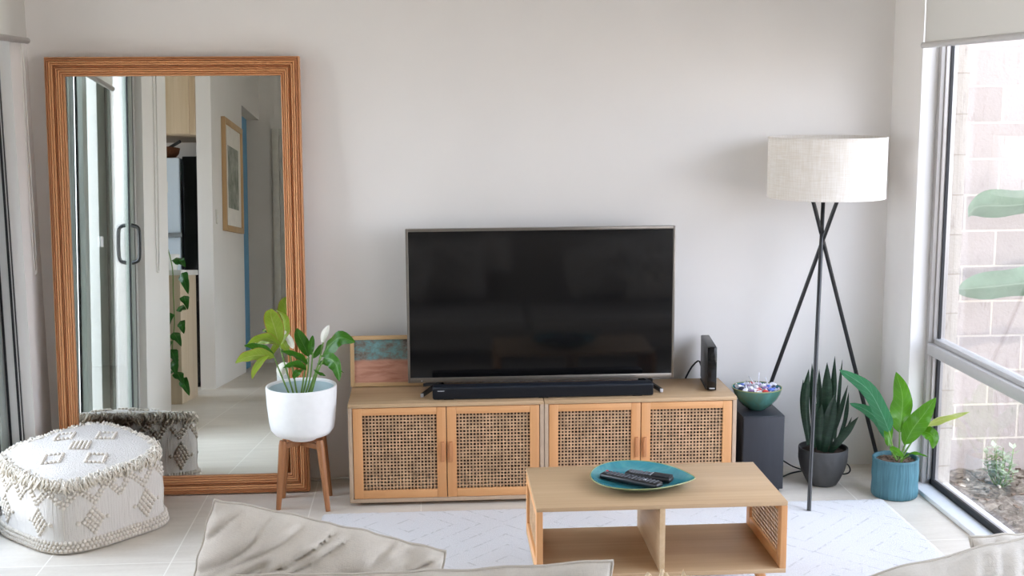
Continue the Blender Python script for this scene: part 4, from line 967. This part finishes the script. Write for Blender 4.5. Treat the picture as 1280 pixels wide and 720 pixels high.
def cushion(label, w, h, th, loc, rot, seed, group=None, wr=1.0, ear=.06):
    t = thing('cushion', label, 'cushion', loc, group, rot=rot)
    bm = NB(); N = 72; sides = []
    for sg in (-1, 1):
        g = []
        for i in range(N + 1):
            row = []
            for j in range(N + 1):
                u, v = i / N * 2 - 1, j / N * 2 - 1
                pin = 1 - ear * (1 - abs(v) ** 2) * 1.0; pin2 = 1 - ear * (1 - abs(u) ** 2) * 1.0
                x = u * w / 2 * pin; z = v * h / 2 * pin2
                e = max(0, (1 - u ** 4)) ** .62 * max(0, (1 - v ** 4)) ** .62
                n1 = noise.noise(Vector((x * 7 + seed, z * 16 + u * 3, seed * 1.7))); n2 = noise.noise(Vector((x * 3.2 - z * 3 + seed, z * 4.5, sg * 3 + seed)))
                cr = noise.noise(Vector(((x + z) * 3 + seed, (x - z) * 22, seed))); ridge = (1 - abs(cr)) ** 4
                y = sg * (th / 2 * e * (1 + .22 * n2 * wr) + (.011 * n1 - .016 * ridge) * wr * min(1, e * 2.2))
                wob = .004 * noise.noise(Vector((u * 5 + seed, v * 5, 2))) * wr
                row.append(bm.verts.new((x + wob, y, z + wob)))
            g.append(row)
        sides.append(g)
        for i in range(N):
            for j in range(N):
                q = (g[i][j], g[i + 1][j], g[i + 1][j + 1], g[i][j + 1]); bm.faces.new(q if sg < 0 else q[::-1])
    ed = [sides[0][i][0].co.copy() for i in range(N)] + [sides[0][N][j].co.copy() for j in range(N)] + [sides[0][N - i][N].co.copy() for i in range(N)] + [sides[0][0][N - j].co.copy() for j in range(N)]
    bmesh.ops.remove_doubles(bm, verts=bm.verts[:], dist=.0004)
    obj('cover', bm, 'linen', t, 180, True)
    bm = NB(); tube(bm, ed + [ed[0]], .0032, 6, False); obj('piping', bm, 'linen_edge', t, 180, True)
    return t
CG = 'linen cushions on the sofa'
cushion('linen cushion standing on its corner at the far left of the sofa', .50, .36, .20, (-.268, -2.815, .594), (math.radians(-8), math.radians(14), math.radians(-3)), 3.1, CG, 1.4, -.02)
cushion('long linen cushion resting along the middle of the sofa back', .735, .40, .13, (-.018, -3.035, .556), (math.radians(-4), math.radians(-.6), 0), 8.4, CG, .8, .035)
cushion('large plump linen cushion at the right end of the sofa back', .84, .34, .24, (1.295, -2.985, .592), (math.radians(-8), math.radians(-11), math.radians(0)), 14.2, CG, 1.3, -.06)
cushion('smaller linen cushion half hidden behind the plump right cushion', .44, .32, .14, (1.43, -2.74, .535), (math.radians(-8), math.radians(-4), math.radians(4)), 21.7, CG)
# white throw
th_ = thing('throw_blanket', 'white throw with beige tassels over the sofa back beside the long cushion', 'blanket', (.43, -3.2, .735))
bm = NB(); g = []
def thpt(u, s):
    x = .335 + u * .18; y = -3.125 - s * .20 if s > 0 else -3.125 - .002 * math.sin(u * 9)
    z = .744 + .005 * noise.noise(Vector((u * 5, s * 4, 2))) if s > 0 else .744 + s * .30
    return Vector((x + .006 * math.sin(s * 9), y, z + .008 * math.sin(u * PI)))
g = [[bm.verts.new(thpt(i / 20, 1 - 1.8 * j / 24)) for j in range(25)] for i in range(21)]
for i in range(20):
    for j in range(24): bm.faces.new((g[i][j], g[i + 1][j], g[i + 1][j + 1], g[i][j + 1]))
o = obj('cloth', bm, 'throw', th_, 180); add_thick(o, .008)
bm = NB()
for k in range(5):
    p = thpt(.30 + k * .13, .02 + .05 * (k % 3)); q = Vector((rnd.uniform(-.012, .012), rnd.uniform(-.01, .02), 0))
    tube(bm, [p, p + q * .5 + Vector((0, 0, .010)), p + q + Vector((0, .004, .020 + .006 * (k % 2))), p + q * 1.8 + Vector((0, .012, .012))], [.004, .005, .004, .002], 6)
obj('tassel', bm, 'tassel', th_, 180)

# ------------------------------------------------------------------ greenery outside and in the kitchen
bp = thing('banana_plant', 'banana plant leaves reaching in front of the block wall outside', 'plant', (3.05, .0, -.12))
bm = NB(); tube(bm, smooth_path([(3.05, 0, -.13), (3.04, .01, .5), (3.0, 0, 1.3)], 12), [.07 - .003 * k for k in range(13)], 14); obj('trunk', bm, 'stem', bp, 180)
def bleaf(P, w, side, seed):
    obj('leaf', leaf_bm(P, w, side, 'blunt', .2, .09, 0, 40, 8, seed), 'leaf_banana', bp, 180, normals=False)
def rev(P): return P[::-1]
bleaf([(3.0, 0, 1.2), (2.75, -.02, 1.19), (2.55, -.03, 1.17), at(1225, 258, -.05), at(1210, 268, -.06)], .155, (.05, -.55, .8), 1)
bleaf([(3.0, 0, .85), (2.75, 0, .83), (2.55, 0, .81), at(1197, 362, 0)], .155, (.02, -.35, .9), 4)
bleaf([(3.0, .02, 1.3), (3.1, -.4, 1.7), (3.3, -1.0, 1.6)], .26, (.9, .2, .2), 7)
sh = thing('small_shrub', 'small pale leafed shrub growing in the mulch outside the window', 'shrub', (2.575, .0, -.13))
bm = NB(); bl = NB(); uvl = bl.loops.layers.uv.new('uv')
for k in range(16):
    a = rnd.uniform(0, 2 * PI); rr = rnd.uniform(.01, .062); hh = rnd.uniform(.09, .21)
    b0 = Vector((2.575, .0, -.14)); tp = b0 + Vector((rr * math.cos(a), rr * math.sin(a), hh)); mid = (b0 + tp) / 2 + Vector((.3 * rr * math.cos(a), .3 * rr * math.sin(a), 0))
    P = smooth_path([b0, mid, tp], 8); tube(bm, P, .0018, 5)
    for q in range(3, 9):
        for e in range(2):
            aa = rnd.uniform(0, 2 * PI); dv = Vector((math.cos(aa), math.sin(aa), rnd.uniform(.1, .8))).normalized(); ln = rnd.uniform(.026, .046); sd = dv.cross(Vector((0, 0, 1))).normalized()
            vs = [P[q], P[q] + dv * ln * .5 + sd * ln * .3, P[q] + dv * ln, P[q] + dv * ln * .5 - sd * ln * .3]; vv = [bl.verts.new(x) for x in vs]; f = bl.faces.new(vv)
            for lp, uv in zip(f.loops, ((0, .5), (.5, 1), (1, .5), (.5, 0))): lp[uvl].uv = uv
obj('stem', bm, 'stem', sh, 180); obj('foliage', bl, 'leaf_sage', sh, 0, normals=False)
bl = NB()
for k in range(420):
    x, y = rnd.uniform(2.22, 2.88), rnd.uniform(-2.2, .22); s = rnd.uniform(.006, .016); z = -.112 + .025 * noise.noise(Vector((x * 2, y * 2, 0)))
    M4 = Matrix.Translation((x, y, z)) @ Matrix.Rotation(rnd.uniform(0, 6.3), 4, 'Z') @ Matrix.Rotation(rnd.uniform(-.5, .5), 4, 'X'); box(bl, -s, s, -s * .4, s * .4, -.003, .004, 0, 1, M4)
o = obj('leaf_litter', bl, ['dry_leaf', 'bark', 'paving'], None, 0); o['kind'] = 'stuff'; o['label'] = 'scattered dry leaves and bark on the garden bed outside the window'; o['category'] = 'leaf litter'
for i, f in enumerate(o.data.polygons): f.material_index = ((i // 6) * 5 % 13) // 6

tp = thing('trailing_plant', 'trailing green vine hanging down the end of the kitchen bench, seen in the mirror', 'plant', (-1.86, -4.1, .963))
bm = NB(); lathe(bm, [(0, .964), (.06, .964), (.08, 1.08), (.075, 1.08), (.07, 1.06), (0, 1.055)], 32, (-1.93, -4.15, 0)); obj('pot', bm, 'white_pot', tp)
vine = [(-1.93, -4.14, 1.07), (-1.92, -4.0, 1.16), (-1.88, -3.86, 1.14), (-1.84, -3.84, .98), (-1.835, -3.83, .80), (-1.83, -3.83, .6), (-1.85, -3.84, .42), (-1.84, -3.83, .28), (-1.79, -3.82, .17)]
bm = NB(); tube(bm, smooth_path(vine, 40), .004, 6); obj('stem', bm, 'stem', tp, 180)
for k, (x, z, dx, dz, wd) in enumerate(((-1.81, 1.05, .07, -.07, .09), (-1.775, .94, .05, -.15, .085), (-1.76, .78, .03, -.10, .07), (-1.80, .70, .06, -.02, .07), (-1.86, .66, -.01, -.10, .075), (-1.79, .60, .03, -.09, .07), (-1.84, .52, .06, -.10, .08), (-1.87, .46, -.02, -.10, .075), (-1.86, .40, .05, -.11, .09), (-1.85, .32, .03, -.10, .09), (-1.82, .24, .05, -.09, .08), (-1.79, .19, .06, -.12, .08), (-1.86, .25, -.04, -.05, .05), (-1.9, 1.06, -.05, -.06, .07))):
    P = [(x, -3.83, z), (x + dx * .5, -3.79, z + dz * .35), (x + dx, -3.80, z + dz)]
    obj('leaf', leaf_bm(P, wd, (.9, .3, .4 if k % 2 else -.2), 'heart', .2, .05, 0, 12, 6, k), 'leaf_pothos', tp, 180, normals=False)

# ------------------------------------------------------------------ light: sky, sun, window portals
wd = bpy.data.worlds.new('sky'); SC.world = wd; wd.use_nodes = True; nt = wd.node_tree; nt.nodes.clear()
out = nt.nodes.new('ShaderNodeOutputWorld'); bg = nt.nodes.new('ShaderNodeBackground'); nt.links.new(bg.outputs[0], out.inputs[0])
tc = nt.nodes.new('ShaderNodeTexCoord'); sep = nt.nodes.new('ShaderNodeSeparateXYZ'); nt.links.new(tc.outputs['Generated'], sep.inputs[0])
rp = nt.nodes.new('ShaderNodeValToRGB'); e = rp.color_ramp.elements
e[0].position = .45; e[0].color = (.62, .58, .56, 1); e[1].position = .56; e[1].color = (.80, .86, 1.0, 1); e.new(1.0).color = (.62, .74, 1.0, 1)
ma = nt.nodes.new('ShaderNodeMath'); ma.operation = 'MULTIPLY_ADD'; ma.inputs[1].default_value = .5; ma.inputs[2].default_value = .5
nt.links.new(sep.outputs['Z'], ma.inputs[0]); nt.links.new(ma.outputs[0], rp.inputs[0]); nt.links.new(rp.outputs[0], bg.inputs['Color'])
# sky strength raised towards the patio side, added to light the room from there
mb = nt.nodes.new('ShaderNodeMath'); mb.operation = 'MULTIPLY_ADD'; mb.inputs[1].default_value = -1.5; mb.inputs[2].default_value = 6.4
nt.links.new(sep.outputs['X'], mb.inputs[0]); nt.links.new(mb.outputs[0], bg.inputs['Strength'])
bg.inputs['Strength'].default_value = 5.8
sd = bpy.data.lights.new('sun', 'SUN'); sd.energy = 1.7; sd.angle = math.radians(2); sd.color = (1, .95, .88)
so_ = bpy.data.objects.new('sun', sd); C.objects.link(so_); so_.rotation_euler = Vector((.0, .62, -.78)).to_track_quat('-Z', 'Y').to_euler()
def portal(loc, sx_, sy_, direction):
    l = bpy.data.lights.new('portal', 'AREA'); l.shape = 'RECTANGLE'; l.size = sx_; l.size_y = sy_; l.cycles.is_portal = True
    o = bpy.data.objects.new('portal', l); C.objects.link(o); o.location = loc; o.rotation_euler = Vector(direction).to_track_quat('-Z', 'Y').to_euler()
portal((2.15, -2.61, 1.2), 2.4, 4.6, (-1, 0, 0)); portal((-1.84, -1.18, 1.2), 2.4, 1.95, (1, 0, 0)); portal((-4.16, -4.4, 1.62), 1.4, 2.2, (1, 0, 0))

SC.view_settings.view_transform = 'Standard'; SC.view_settings.look = 'None'; SC.view_settings.gamma = 1.0; SC.view_settings.use_curve_mapping = False
SC.view_settings.exposure = 0.61
cy = SC.cycles
cy.use_denoising = True; cy.max_bounces = 14; cy.diffuse_bounces = 8; cy.glossy_bounces = 5; cy.transparent_max_bounces = 12; cy.transmission_bounces = 6
cy.caustics_reflective = False; cy.caustics_refractive = False; cy.sample_clamp_indirect = 8
